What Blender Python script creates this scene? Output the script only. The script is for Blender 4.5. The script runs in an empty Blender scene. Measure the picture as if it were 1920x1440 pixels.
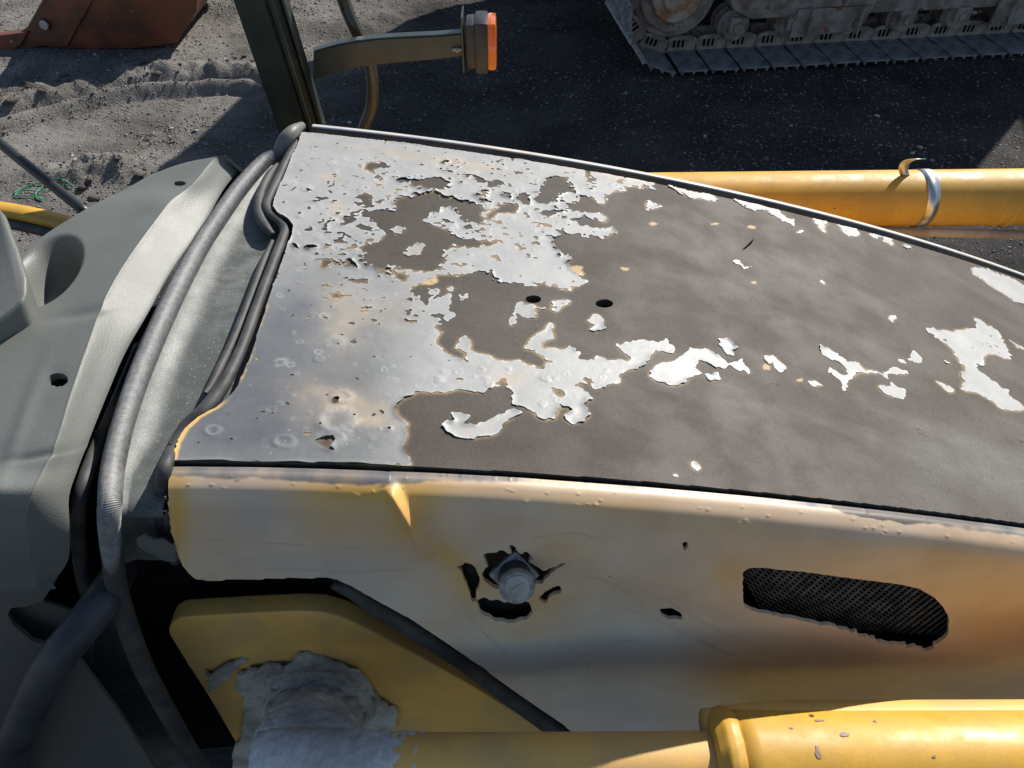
import bpy, bmesh, math, random
import numpy as np
from mathutils import Vector, Matrix
random.seed(7); rng = np.random.default_rng(7)
sc = bpy.context.scene
C = sc.collection
# ------------------------------------------------------------------ camera, sky, sun, exposure
F = 1450.0; CZ = 2.5; PITCH = math.radians(45); cp, sp_ = math.cos(PITCH), math.sin(PITCH)
cam = bpy.data.cameras.new('camera'); camo = bpy.data.objects.new('camera', cam); C.objects.link(camo)
camo.location = (0, 0, CZ); camo.rotation_euler = (math.pi/2 - PITCH, 0, 0)
cam.sensor_width = 36; cam.lens = F/1920*36; cam.clip_start = 0.02; cam.clip_end = 500
sc.camera = camo
SUN_EL, SUN_AZ = math.radians(39.5), math.radians(40)      # azimuth from +Y towards +X
w = bpy.data.worlds.new('World'); sc.world = w; w.use_nodes = True
nt = w.node_tree; bg = nt.nodes['Background']
sky = nt.nodes.new('ShaderNodeTexSky'); sky.sky_type = 'NISHITA'; sky.sun_disc = False
sky.sun_elevation = SUN_EL; sky.sun_rotation = SUN_AZ; sky.dust_density = .6; sky.ozone_density = 1.0
nt.links.new(sky.outputs[0], bg.inputs[0]); bg.inputs[1].default_value = 0.08
sun = bpy.data.lights.new('sun', 'SUN'); suno = bpy.data.objects.new('sun', sun); C.objects.link(suno)
sun.energy = 5.0; sun.angle = math.radians(0.5); sun.color = (1, 0.95, 0.87)
SD = Vector((math.cos(SUN_EL)*math.sin(SUN_AZ), math.cos(SUN_EL)*math.cos(SUN_AZ), math.sin(SUN_EL)))
suno.rotation_euler = SD.to_track_quat('Z', 'Y').to_euler()
sc.view_settings.view_transform = 'Standard'; sc.view_settings.look = 'None'
sc.view_settings.exposure = 0.45; sc.view_settings.gamma = 1; sc.view_settings.use_curve_mapping = False

# ------------------------------------------------------------------ projection helpers (photo pixels 1920x1440 <-> world)
def ray(x, y):
    u = (x-960)/F; v = (720-y)/F
    return Vector((u, cp+v*sp_, -sp_+v*cp))
def PZ(x, y, z):
    d = ray(x, y); return Vector((0, 0, CZ)) + d*((z-CZ)/d.z)
def PY(x, y, Y):
    d = ray(x, y); return Vector((0, 0, CZ)) + d*(Y/d.y)
def proj(X, Y, Z):
    dz = Z-CZ; dep = Y*cp - dz*sp_; up = Y*sp_ + dz*cp
    return 960+F*X/dep, 720-F*up/dep
S = 0.8
def hz(X, Y=1.1):
    a = np.maximum(np.asarray(X)/S+.57, -.3)
    return CZ - S*(1+.1*a*a)
def PH(x, y, off=0.0):
    z = CZ-S
    for _ in range(30):
        p = PZ(x, y, z); z = .5*z + .5*(float(hz(p.x))+off)
    return PZ(x, y, z)

# ------------------------------------------------------------------ numpy noise and polygons
_T = np.random.default_rng(3).random((512, 512))
def vn(X, Y, s=0):
    X = np.asarray(X)+s*17.31; Y = np.asarray(Y)+s*9.77
    xi = np.floor(X).astype(int); yi = np.floor(Y).astype(int); fx = X-xi; fy = Y-yi
    fx = fx*fx*(3-2*fx); fy = fy*fy*(3-2*fy)
    g = lambda a, b: _T[a % 512, b % 512]
    return ((g(xi, yi)*(1-fx)+g(xi+1, yi)*fx)*(1-fy)+(g(xi, yi+1)*(1-fx)+g(xi+1, yi+1)*fx)*fy)*2-1
def fbm(X, Y, f, o=4, s=0):
    r = 0; a = 1; t = 0
    for k in range(o):
        r = r+a*vn(X*f, Y*f, s+k*3); t += a; a *= .55; f *= 2.03
    return r/t
def pip(px, py, poly):
    n = len(poly); ins = np.zeros(px.shape, bool)
    xs = [p[0] for p in poly]; ys = [p[1] for p in poly]
    sel = (px >= min(xs)) & (px <= max(xs)) & (py >= min(ys)) & (py <= max(ys))
    if not sel.any(): return ins
    qx = px[sel]; qy = py[sel]; r = np.zeros(qx.shape, bool)
    for i in range(n):
        x1, y1 = poly[i]; x2, y2 = poly[(i+1) % n]
        if y1 == y2: continue
        c = (y1 > qy) != (y2 > qy)
        r ^= c & (qx < (x2-x1)*(qy-y1)/(y2-y1)+x1)
    ins[sel] = r
    return ins
def blur(a, n):
    for ax in (0, 1):
        k = 2*n+1
        p = np.pad(a, [(n+1, n) if i == ax else (0, 0) for i in (0, 1)], mode='edge')
        c = np.cumsum(p, axis=ax)
        a = (np.take(c, range(k, c.shape[ax]), axis=ax)-np.take(c, range(0, c.shape[ax]-k), axis=ax))/k
    return a
def sstep(a, b, x):
    t = np.clip((x-a)/(b-a), 0, 1); return t*t*(3-2*t)
def gb(px, py, cx, cy, rx, ry, ang=0.0):
    a = math.radians(ang); dx = px-cx; dy = py-cy
    u = (dx*math.cos(a)+dy*math.sin(a))/rx; v = (-dx*math.sin(a)+dy*math.cos(a))/ry
    return np.exp(-(u*u+v*v))

# ------------------------------------------------------------------ materials
MATS = {}
def mat(name, c1, c2=None, scale=8.0, rough=.5, metal=0.0, bump=0.0, bscale=200.0, bdist=.001, attr=None, coat=0.0,
        fac=(.4, .6), detail=6, r2=None, spec=.5, speck=None, stretch=None, speckscale=160, lines=None, grain=0.0, gscale=350):
    m = bpy.data.materials.new(name); m.use_nodes = True; t = m.node_tree; N = t.nodes; L = t.links
    b = N['Principled BSDF']; b.inputs['Roughness'].default_value = rough; b.inputs['Metallic'].default_value = metal
    b.inputs['Specular IOR Level'].default_value = spec
    b.inputs['Coat Weight'].default_value = coat; b.inputs['Coat Roughness'].default_value = .12
    tc = N.new('ShaderNodeTexCoord'); co = tc.outputs['Object']
    if stretch:
        mp = N.new('ShaderNodeMapping'); mp.inputs['Scale'].default_value = stretch; L.new(co, mp.inputs[0]); cs = mp.outputs[0]
    else: cs = co
    def noise(sc_, det=6, src=None, rg=.55):
        n = N.new('ShaderNodeTexNoise'); n.inputs['Scale'].default_value = sc_; n.inputs['Detail'].default_value = det
        n.inputs['Roughness'].default_value = rg; L.new(src or co, n.inputs['Vector']); return n.outputs['Fac']
    def ramp(src, a, bb):
        r = N.new('ShaderNodeMapRange'); r.inputs[1].default_value = a; r.inputs[2].default_value = bb
        r.interpolation_type = 'SMOOTHSTEP'; L.new(src, r.inputs[0]); return r.outputs[0]
    def mix(f, A, B, bt='MIX'):
        x = N.new('ShaderNodeMix'); x.data_type = 'RGBA'; x.blend_type = bt
        if isinstance(f, (int, float)): x.inputs[0].default_value = f
        else: L.new(f, x.inputs[0])
        for i, v in ((6, A), (7, B)):
            if isinstance(v, tuple): x.inputs[i].default_value = (*v, 1)
            else: L.new(v, x.inputs[i])
        return x.outputs[2]
    c2 = c2 or tuple(v*.75 for v in c1)
    nf = ramp(noise(scale, detail, cs), *fac)
    if attr:
        at = N.new('ShaderNodeAttribute'); at.attribute_name = attr
        col = mix(nf, at.outputs['Color'], mix(1.0, at.outputs['Color'], c2, 'MULTIPLY'))
    else: col = mix(nf, c1, c2)
    if speck:
        col = mix(ramp(noise(speckscale, 2), speck[1], speck[1]+.05), col, speck[0])
    if lines:
        n = noise(lines[1], 3, None, .4); a = N.new('ShaderNodeMath'); a.operation = 'MULTIPLY'; a.inputs[1].default_value = 9; L.new(n, a.inputs[0])
        fr = N.new('ShaderNodeMath'); fr.operation = 'PINGPONG'; fr.inputs[1].default_value = .5; L.new(a.outputs[0], fr.inputs[0])
        k = ramp(fr.outputs[0], lines[2], 0.0)
        g = N.new('ShaderNodeMath'); g.operation = 'MULTIPLY'; L.new(k, g.inputs[0]); L.new(ramp(noise(lines[1]*1.3, 2), .5, .62), g.inputs[1])
        col = mix(g.outputs[0], col, lines[0])
    if grain:
        gm = N.new('ShaderNodeMapRange'); gm.inputs[1].default_value = .3; gm.inputs[2].default_value = .7
        gm.inputs[3].default_value = 1-grain; gm.inputs[4].default_value = 1+grain; L.new(noise(gscale, 3, None, .7), gm.inputs[0])
        cm = N.new('ShaderNodeVectorMath'); cm.operation = 'SCALE'; L.new(col, cm.inputs[0]); L.new(gm.outputs[0], cm.inputs['Scale']); col = cm.outputs[0]
    L.new(col, b.inputs['Base Color'])
    if r2 is not None:
        r = N.new('ShaderNodeMapRange'); r.inputs[3].default_value = rough; r.inputs[4].default_value = r2
        L.new(ramp(noise(scale*2.3, 5), .35, .65), r.inputs[0]); L.new(r.outputs[0], b.inputs['Roughness'])
    if bump:
        bp = N.new('ShaderNodeBump'); bp.inputs['Strength'].default_value = bump; bp.inputs['Distance'].default_value = bdist
        L.new(noise(bscale, 4), bp.inputs['Height']); L.new(bp.outputs[0], b.inputs['Normal'])
    MATS[name] = m; return m

M_ground = mat('dirt', (.8, .8, .8), (.62, .61, .6), 1.7, .95, attr='Col', grain=.45, gscale=130, bump=1.0, bscale=75, bdist=.012, spec=.12, fac=(.35, .65), speck=((.36, .34, .31), .66), speckscale=95)
M_gravel = mat('gravel', (.25, .235, .215), (.08, .075, .07), 19, .85, bump=.3, spec=.3, fac=(.35, .65), detail=2)
M_primer = mat('primer', (.13, .12, .11), (.84, .83, .82), 5, .58, attr='Col', grain=.24, gscale=330, bump=.25, bscale=420, bdist=.0009, r2=.7, spec=.2, stretch=(.5, 1.6, 1), fac=(.3, .7), lines=((.04, .034, .028), 16, .035))
M_paint = mat('peeling_paint', (.4, .4, .4), (.88, .89, .90), 22, .46, attr='Col', grain=.06, gscale=200, bump=.25, bscale=70, bdist=.0012, r2=.52, spec=.32, fac=(.35, .65), speck=((.6, .6, .58), .74), speckscale=220)
M_side = mat('faded_yellow', (.6, .4, .1), (.93, .9, .88), 9, .42, attr='Col', bump=.12, bscale=160, bdist=.0006, r2=.5, speck=((.05, .045, .04), .775), speckscale=60)
M_yel = mat('yellow_paint', (.62, .345, .042), (.53, .30, .045), 9, .42, bump=.18, bscale=70, bdist=.001, r2=.6, grain=.06, gscale=160, speck=((.08, .06, .05), .73), speckscale=38)
M_yeld = mat('dusty_yellow', (.76, .44, .11), (.62, .38, .13), 9, .55, bump=.25, bscale=90, bdist=.0012, speck=((.06, .05, .04), .75), speckscale=60)
M_plastic = mat('grey_plastic', (.122, .128, .118), (.14, .146, .134), 5, .47, bump=.55, bscale=330, bdist=.0009, r2=.5)
M_plasticd = mat('side_plastic', (.105, .108, .10), (.08, .082, .078), 3, .5, bump=.3, bscale=300, bdist=.0008)
M_cowl = mat('cowl_paint', (.12, .135, .125), (.8, .8, .8), 30, .6, attr='Col', grain=.35, gscale=420, bump=.6, bscale=480, bdist=.0009, speck=((.26, .27, .25), .67), speckscale=260)
M_rub = mat('rubber', (.038, .038, .04), (.062, .062, .06), 30, .62, bump=.25, bscale=180, bdist=.0008)
M_trim = mat('ribbed_trim', (.23, .23, .225), (.17, .17, .17), 120, .55, bump=.3, bscale=400, bdist=.001)
M_hose = mat('hose', (.02, .024, .034), (.04, .045, .055), 14, .5, bump=.15, bscale=100)
M_black = mat('hollow_black', (.006, .006, .007), (.01, .01, .01), 10, .9, spec=.03)  # near-black that stands in for shade in hollows, slots and gaps
M_bpl = mat('black_plastic', (.013, .013, .015), (.022, .022, .022), 20, .42, bump=.1)
M_post = mat('dark_green_paint', (.026, .034, .030), (.038, .046, .041), 10, .3, r2=.42, bump=.15, bscale=60, bdist=.0008)
M_steel = mat('galvanised', (.33, .33, .31), (.2, .2, .19), 60, .5, metal=.6, bump=.3, bscale=300)
M_stain = mat('stainless', (.7, .7, .7), (.5, .5, .5), 30, .36, metal=1.0)
M_mud = mat('dried_grease', (.46, .45, .41), (.28, .265, .235), 9, .92, bump=1.0, bscale=75, bdist=.006, spec=.2)
M_mudl = mat('pale_dried_mud', (.60, .60, .57), (.44, .43, .41), 9, .92, bump=.9, bscale=110, bdist=.004, spec=.2)
M_maroon = mat('red_oxide_paint', (.19, .05, .020), (.10, .035, .018), 3.5, .5, bump=.3, bscale=30, bdist=.004, speck=((.3, .2, .14), .68), speckscale=22)
M_track = mat('muddy_steel', (.31, .285, .26), (.19, .165, .14), 9, .8, bump=.8, bscale=60, bdist=.006, speck=((.22, .10, .05), .63), speckscale=12)
M_shoe = mat('worn_track_steel', (.25, .255, .265), (.13, .13, .135), 9, .5, metal=.1, bump=.6, bscale=45, bdist=.006)
M_rust = mat('rusted_hub', (.40, .20, .11), (.50, .44, .38), 9, .85, bump=.9, bscale=30, bdist=.012)
M_exy = mat('excavator_paint', (.42, .22, .04), (.3, .17, .05), 3, .5)
M_green = mat('green_string', (.03, .22, .12), (.05, .30, .17), 10, .5)
M_mesh = mat('grille_wire', (.14, .13, .10), (.05, .045, .04), 30, .5, metal=.3)
M_white = mat('bare_metal', (.55, .52, .48), (.4, .38, .35), 20, .5)
M_pipe = mat('dusty_pipe', (.48, .41, .32), (.32, .26, .20), 12, .6, bump=.3)
m = mat('amber_lens', (1, .24, .012), (1, .20, .01), 10, .12)
b = m.node_tree.nodes['Principled BSDF']; b.inputs['Transmission Weight'].default_value = .45; b.inputs['Coat Weight'].default_value = .6
b.inputs['Subsurface Weight'].default_value = .35; b.inputs['Subsurface Radius'].default_value = (.03, .008, .002)
M_lens = m

# ------------------------------------------------------------------ object helpers
def thing(name, label, cat, loc, rotz=0.0, group=None):
    o = bpy.data.objects.new(name, None); C.objects.link(o); o.location = loc; o.rotation_euler = (0, 0, rotz)
    o['label'] = label; o['category'] = cat
    if group: o['group'] = group
    bpy.context.view_layer.update(); return o
def link(name, me, mt, parent=None, label=None, smooth=True, kind=None):
    o = bpy.data.objects.new(name, me); C.objects.link(o)
    if mt: me.materials.append(mt)
    if smooth and len(me.polygons): me.polygons.foreach_set('use_smooth', [True]*len(me.polygons))
    if parent is not None:
        o.parent = parent
        Wm = Matrix.Identity(4); q = parent
        chain = []
        while q is not None: chain.append(q); q = q.parent
        for q in reversed(chain): Wm = Wm @ q.matrix_parent_inverse @ Matrix.LocRotScale(q.location, q.rotation_euler, q.scale)
        o.matrix_parent_inverse = Wm.inverted()
    if label: o['label'] = label
    if kind: o['kind'] = kind
    return o
def bm_obj(name, bm, mt, parent=None, smooth=False, **k):
    me = bpy.data.meshes.new(name); bm.to_mesh(me); bm.free()
    o = link(name, me, mt, parent, smooth=smooth, **k)
    return o
def np_mesh(name, V, sizes, idx):
    me = bpy.data.meshes.new(name); V = np.asarray(V, np.float32)
    me.vertices.add(len(V)); me.vertices.foreach_set('co', V.ravel())
    me.loops.add(len(idx)); me.loops.foreach_set('vertex_index', np.asarray(idx, np.int32))
    me.polygons.add(len(sizes)); st = np.concatenate([[0], np.cumsum(sizes)[:-1]]).astype(np.int32)
    me.polygons.foreach_set('loop_start', st); me.update(calc_edges=True); return me

def march(P, f, thick=.002, n_down=None, color=None):
    """surface P[ny,nx,3] clipped where field f>.5, with a real edge of the given thickness"""
    ny, nx = f.shape; IN = f > .5
    vid = -np.ones((ny, nx), int); vid[IN] = np.arange(IN.sum()); V = [P[IN]]; K = [color[IN]] if color is not None else None
    n0 = int(IN.sum())
    def cross(A, B):
        return A != B
    hm = IN[:, :-1] != IN[:, 1:]; he = -np.ones(hm.shape, int); he[hm] = n0+np.arange(hm.sum())
    tt = ((.5-f[:, :-1])/np.where(f[:, 1:] == f[:, :-1], 1, f[:, 1:]-f[:, :-1]))[hm][:, None]
    V.append(P[:, :-1][hm]*(1-tt)+P[:, 1:][hm]*tt)
    if K: K.append(color[:, :-1][hm]*(1-tt)+color[:, 1:][hm]*tt)
    n1 = n0+int(hm.sum())
    vm = IN[:-1] != IN[1:]; ve = -np.ones(vm.shape, int); ve[vm] = n1+np.arange(vm.sum())
    tt = ((.5-f[:-1])/np.where(f[1:] == f[:-1], 1, f[1:]-f[:-1]))[vm][:, None]
    V.append(P[:-1][vm]*(1-tt)+P[1:][vm]*tt)
    if K: K.append(color[:-1][vm]*(1-tt)+color[1:][vm]*tt)
    L = [vid[:-1, :-1], he[:-1], vid[:-1, 1:], ve[:, 1:], vid[1:, 1:], he[1:], vid[1:, :-1], ve[:, :-1]]
    case = IN[:-1, :-1]*1+IN[:-1, 1:]*2+IN[1:, 1:]*4+IN[1:, :-1]*8
    sizes = []; idx = []; segs = []
    for c in range(1, 16):
        selm = case == c
        if not selm.any(): continue
        bits = [bool(c >> i & 1) for i in range(4)]
        ids = []
        for k in range(4):
            if bits[k]: ids.append(2*k)
            if bits[k] != bits[(k+1) % 4]: ids.append(2*k+1)
        A = np.stack([L[i][selm] for i in ids], 1)
        sizes.append(np.full(len(A), A.shape[1])); idx.append(A.ravel())
        for k in range(len(ids)):
            i, j = ids[k], ids[(k+1) % len(ids)]
            if i % 2 and j % 2: segs.append(A[:, [k, (k+1) % len(ids)]])
    # outer border of the grid
    for row, rev in ((0, 1), (ny-1, 0)):
        m_ = IN[row, :-1] & IN[row, 1:]; a = vid[row, :-1][m_]; b_ = vid[row, 1:][m_]
        segs.append(np.stack([a, b_] if rev else [b_, a], 1))
    for colm, rev in ((0, 0), (nx-1, 1)):
        m_ = IN[:-1, colm] & IN[1:, colm]; a = vid[:-1, colm][m_]; b_ = vid[1:, colm][m_]
        segs.append(np.stack([a, b_] if rev else [b_, a], 1))
    V = np.concatenate(V); K = np.concatenate(K) if K else None
    G = np.concatenate(segs) if segs else np.zeros((0, 2), int)
    if thick and len(G):
        d = np.array(n_down if n_down is not None else (0, 0, -1.0))*thick; n = len(V)
        top = V[G.ravel()]; m2 = len(top)
        V = np.concatenate([V, top, top+d]); 
        if K is not None: K = np.concatenate([K, K[G.ravel()]*.92, K[G.ravel()]*.92])
        a = n+np.arange(0, m2, 2); q = np.stack([a+1, a, a+m2, a+m2+1], 1)
        sizes.append(np.full(len(q), 4)); idx.append(q.ravel())
    return V, np.concatenate(sizes), np.concatenate(idx), K
def march_obj(name, P, f, mt, parent, thick=.002, n_down=None, color=None, **k):
    V, s, i, K = march(P, f, thick, n_down, color)
    me = np_mesh(name, V, s, i)
    if K is not None:
        at = me.color_attributes.new('Col', 'FLOAT_COLOR', 'POINT')
        at.data.foreach_set('color', np.concatenate([K, np.ones((len(K), 1))], 1).astype(np.float32).ravel())
    return link(name, me, mt, parent, **k)

def crom(pts, n):
    """Catmull-Rom through rows (any trailing dims)"""
    P = np.array([tuple(p) for p in pts], float) if not isinstance(pts, np.ndarray) else pts
    t = np.linspace(0, len(P)-1, n); i = np.clip(t.astype(int), 0, len(P)-2); f = t-i
    f = f.reshape((-1,)+(1,)*(P.ndim-1))
    Q = np.concatenate([2*P[:1]-P[1:2], P, 2*P[-1:]-P[-2:-1]]); a, b_, c, d = Q[i], Q[i+1], Q[i+2], Q[i+3]
    return .5*((2*b_)+(-a+c)*f+(2*a-5*b_+4*c-d)*f*f+(-a+3*b_-3*c+d)*f**3)
def frames(P):
    T = np.gradient(P, axis=0); T /= np.linalg.norm(T, axis=1)[:, None]
    up = np.array([0, 0, 1.0]) if abs(T[0][2]) < .9 else np.array([0, 1.0, 0])
    N = []; n = up-T[0]*np.dot(up, T[0]); n /= np.linalg.norm(n)
    for t in T:
        n = n-t*np.dot(n, t); n /= np.linalg.norm(n); N.append(n)
    N = np.array(N); return T, N, np.cross(T, N)
def tube(name, pts, r, mt, parent, n=60, sides=20, rf=None, ex=(1, 1), **k):
    P = crom(pts, n); T, N, B = frames(P); a = np.linspace(0, 2*np.pi, sides, endpoint=False)
    R = np.interp(np.linspace(0, 1, n), np.linspace(0, 1, len(r)), r) if isinstance(r, (list, tuple)) else np.full(n, r)
    R = R[:, None]*np.ones((1, sides))
    if rf is not None: R = R*rf(np.linspace(0, 1, n)[:, None], a[None, :])
    V = P[:, None]+R[..., None]*(ex[0]*np.cos(a)[None, :, None]*N[:, None]+ex[1]*np.sin(a)[None, :, None]*B[:, None])
    i = np.arange(n-1)[:, None]; j = np.arange(sides)[None, :]; j2 = (j+1) % sides
    q = np.stack([i*sides+j+0*j, i*sides+j2, (i+1)*sides+j2, (i+1)*sides+j], -1).reshape(-1, 4)
    V = V.reshape(-1, 3); sizes = [4]*len(q); idx = list(q.ravel())
    idx += list(range(sides))[::-1] + [(n-1)*sides+s for s in range(sides)]; sizes += [sides, sides]
    return link(name, np_mesh(name, V, sizes, idx), mt, parent, **k)
def add_box(bm, c, s, rot=None, bev=0.0):
    r = bmesh.ops.create_cube(bm, size=1.0); M_ = Matrix.Translation(c) @ (rot or Matrix.Identity(4)) @ Matrix.Diagonal((*s, 1))
    bmesh.ops.transform(bm, matrix=M_, verts=r['verts'])
    if bev:
        es = list({e for v in r['verts'] for e in v.link_edges}); bmesh.ops.bevel(bm, geom=es, offset=bev, segments=2, affect='EDGES', profile=.6)
def add_cyl(bm, c, r, d, axis='Y', seg=24, r2=None, bev=0.0):
    R = {'Z': Matrix.Identity(4), 'Y': Matrix.Rotation(math.pi/2, 4, 'X'), 'X': Matrix.Rotation(math.pi/2, 4, 'Y')}[axis] if isinstance(axis, str) else axis
    q = bmesh.ops.create_cone(bm, cap_ends=True, segments=seg, radius1=r, radius2=r if r2 is None else r2, depth=d, matrix=Matrix.Translation(c) @ R)
    if bev:
        es = [e for e in {e for v in q['verts'] for e in v.link_edges} if any(len(f.verts) > 4 for f in e.link_faces)]
        bmesh.ops.bevel(bm, geom=es, offset=bev, segments=2, affect='EDGES')
def add_prism(bm, poly, vec, bev=0.0):
    vs = [bm.verts.new(p) for p in poly]; f = bm.faces.new(vs)
    e = bmesh.ops.extrude_face_region(bm, geom=[f]); nv = [g for g in e['geom'] if isinstance(g, bmesh.types.BMVert)]
    bmesh.ops.translate(bm, vec=vec, verts=nv)
    bmesh.ops.recalc_face_normals(bm, faces=bm.faces[:])
    if bev:
        es = list({ed for v in vs+nv for ed in v.link_edges}); bmesh.ops.bevel(bm, geom=es, offset=bev, segments=3, affect='EDGES', profile=.6)
def autosmooth(o, ang=40):
    me = o.data; me.polygons.foreach_set('use_smooth', [True]*len(me.polygons)); me.set_sharp_from_angle(angle=math.radians(ang))

# ================================================================== GROUND
def gsp(x, y):
    p = PZ(x, y, 0); return p.x, p.y
def polydist(X, Y, pts):
    best = np.full(X.shape, 9e9); side = np.zeros(X.shape); par = np.zeros(X.shape); n = len(pts)-1
    for i in range(n):
        ax, ay = pts[i]; bx, by = pts[i+1]; dx, dy = bx-ax, by-ay; L2 = dx*dx+dy*dy
        t = np.clip(((X-ax)*dx+(Y-ay)*dy)/L2, 0, 1); ex = X-(ax+t*dx); ey = Y-(ay+t*dy); d = np.hypot(ex, ey)
        m_ = d < best; best = np.where(m_, d, best); side = np.where(m_, np.sign(dx*ey-dy*ex), side); par = np.where(m_, (i+t)/n, par)
    return best, side, par
def ground_h(X, Y):
    h = .012*np.abs(fbm(X, Y, 17, 3, 81))*(.4+.6*(X < -.4))+.035*fbm(X, Y, .5, 4, 1)+.022*fbm(X, Y, 2.3, 4, 5)+.010*fbm(X, Y, 9, 4, 9)
    c = crom([gsp(*p)+(0,) for p in ((-120, 270), (0, 238), (120, 203), (250, 172), (400, 158), (470, 160))], 24)[:, :2]
    d, s, p = polydist(X, Y, [tuple(q) for q in c]); sd = d*s
    nz = fbm(X, Y, 6, 4, 31)
    h = h+.045*np.exp(-(sd/.05)**2)-.05*np.exp(-((sd+.11)/.05)**2)-.045*np.exp(-((sd-.1)/.045)**2)
    h = h+np.exp(-((sd-.26)/.11)**2)*(.065+.09*np.maximum(nz, -.4))
    for (x, y, rx, ry, a) in ((215, 325, .40, .13, .10), (150, 330, .2, .1, .06), (40, 185, .35, .12, .05), (290, 250, .6, .2, -.03),
                              (560, 330, .5, .3, .05), (700, 30, .8, .15, .05), (250, 120, .5, .2, .04), (600, 25, .5, .15, -.05)):
        gx, gy = gsp(x, y); h = h+a*np.exp(-((X-gx)/rx)**2-((Y-gy)/ry)**2)*(1+.9*nz)
    # lumpy crumbs of soil
    h = h+.03*np.maximum(fbm(X, Y, 4, 3, 55), .1)*np.maximum(vn(X*1.3, Y*1.3, 77), 0)
    return h
xs = np.concatenate([np.linspace(-60, -5.2, 14), np.linspace(-5, 5.6, 560), np.linspace(5.8, 60, 14)])
ys = np.concatenate([np.linspace(-30, 1.8, 12), np.linspace(2.0, 9.5, 400), np.linspace(9.8, 120, 16)])
GX, GY = np.meshgrid(xs, ys); GH = ground_h(GX, GY)
ny, nx = GX.shape; ii = np.arange(ny-1)[:, None]*nx+np.arange(nx-1)[None, :]
q = np.stack([ii, ii+1, ii+nx+1, ii+nx], -1).reshape(-1, 4)
gme = np_mesh('ground', np.stack([GX, GY, GH], -1).reshape(-1, 3), np.full(len(q), 4), q.ravel())
gn = fbm(GX, GY, .8, 4, 700); shade_f = sstep(-2.6, -.9, GX+.5*(GY-5)*-.6+.9*gn)[..., None]
gc = np.array([.172, .162, .150])*(1-shade_f)+np.array([.050, .048, .047])*shade_f; gc = gc*(1+.35*fbm(GX, GY, 3, 4, 710)[..., None])  # darker where the excavator's shade falls; shade put into the ground colour
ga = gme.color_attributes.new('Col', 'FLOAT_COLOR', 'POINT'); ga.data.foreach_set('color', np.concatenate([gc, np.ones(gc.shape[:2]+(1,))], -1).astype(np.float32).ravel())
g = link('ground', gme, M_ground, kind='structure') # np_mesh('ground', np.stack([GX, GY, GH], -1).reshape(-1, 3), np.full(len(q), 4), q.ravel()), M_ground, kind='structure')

def scatter(name, n, xr, yr, smin, smax, mt, seed, dens=None, kind='stuff', power=3.0):
    r = np.random.default_rng(seed); X = r.uniform(*xr, n*3); Y = r.uniform(*yr, n*3)
    u, v = proj(X, Y, 0*X); keep = (u > -150) & (u < 2070) & (v > -120) & (v < 620)
    if dens is not None: keep &= r.random(len(X)) < dens(X, Y)
    X = X[keep][:n]; Y = Y[keep][:n]; n = len(X)
    s = smin+(smax-smin)*r.random(n)**power
    base = np.array([(1, 0, 0), (0, 1, 0), (-1, 0, 0), (0, -1, 0), (0, 0, 1), (0, 0, -.6), (.7, .7, .5), (-.7, -.6, .55)])
    F8 = [(0, 6, 4), (6, 1, 4), (1, 2, 4), (2, 7, 4), (7, 3, 4), (3, 0, 4), (0, 1, 6), (2, 3, 7), (1, 0, 5), (2, 1, 5), (3, 2, 5), (0, 3, 5)]
    a = r.uniform(0, 6.28, n); J = base[None]*(1+r.uniform(-.3, .3, (n, 8, 3)))*np.stack([s*r.uniform(.7, 1.4, n), s, s*r.uniform(.35, .8, n)], -1)[:, None]
    c_, s_ = np.cos(a)[:, None], np.sin(a)[:, None]
    V = np.stack([J[..., 0]*c_-J[..., 1]*s_+X[:, None], J[..., 0]*s_+J[..., 1]*c_+Y[:, None], J[..., 2]+(ground_h(X, Y)+s*.12)[:, None]], -1)
    idx = (np.arange(n)[:, None, None]*8+np.array(F8)[None]).reshape(-1)
    return link(name, np_mesh(name, V.reshape(-1, 3), np.full(n*12, 3), idx), mt, smooth=False, kind=kind)
dn = lambda X, Y: np.clip(.55+.9*fbm(X, Y, 1.1, 3, 40), .08, 1)
dark = lambda X, Y: sstep(-2.6, -.9, X-.3*(Y-5)+.9*fbm(X, Y, .8, 4, 700))  # repeats the ground's shade mask; stones thinned where the ground is darkened
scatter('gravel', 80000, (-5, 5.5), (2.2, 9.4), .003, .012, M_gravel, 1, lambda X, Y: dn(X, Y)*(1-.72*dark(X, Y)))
scatter('loose_stones', 900, (-5, 5.5), (2.2, 9.4), .008, .024, mat('pale_stone', (.42, .40, .36), (.16, .15, .14), 6, .85, bump=.4, bscale=60), 2, lambda X, Y: dn(X, Y)*(1-.85*dark(X, Y)))
_rl = [gsp(*p) for p in ((-60, 215), (120, 170), (250, 140), (400, 130), (470, 140))]
scatter('soil_clods', 420, (-5, 0), (3.2, 8), .012, .05, mat('dark_soil', (.10, .085, .07), (.06, .05, .045), 14, .95, bump=1.0, bscale=60, bdist=.01), 3, lambda X, Y: np.exp(-(polydist(X, Y, _rl)[0]/.22)**2)+.5*np.exp(-((X-gsp(215, 330)[0])/.5)**2-((Y-gsp(215, 330)[1])/.2)**2)+.02)  # darker brown soil for the clods along the rut

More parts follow.
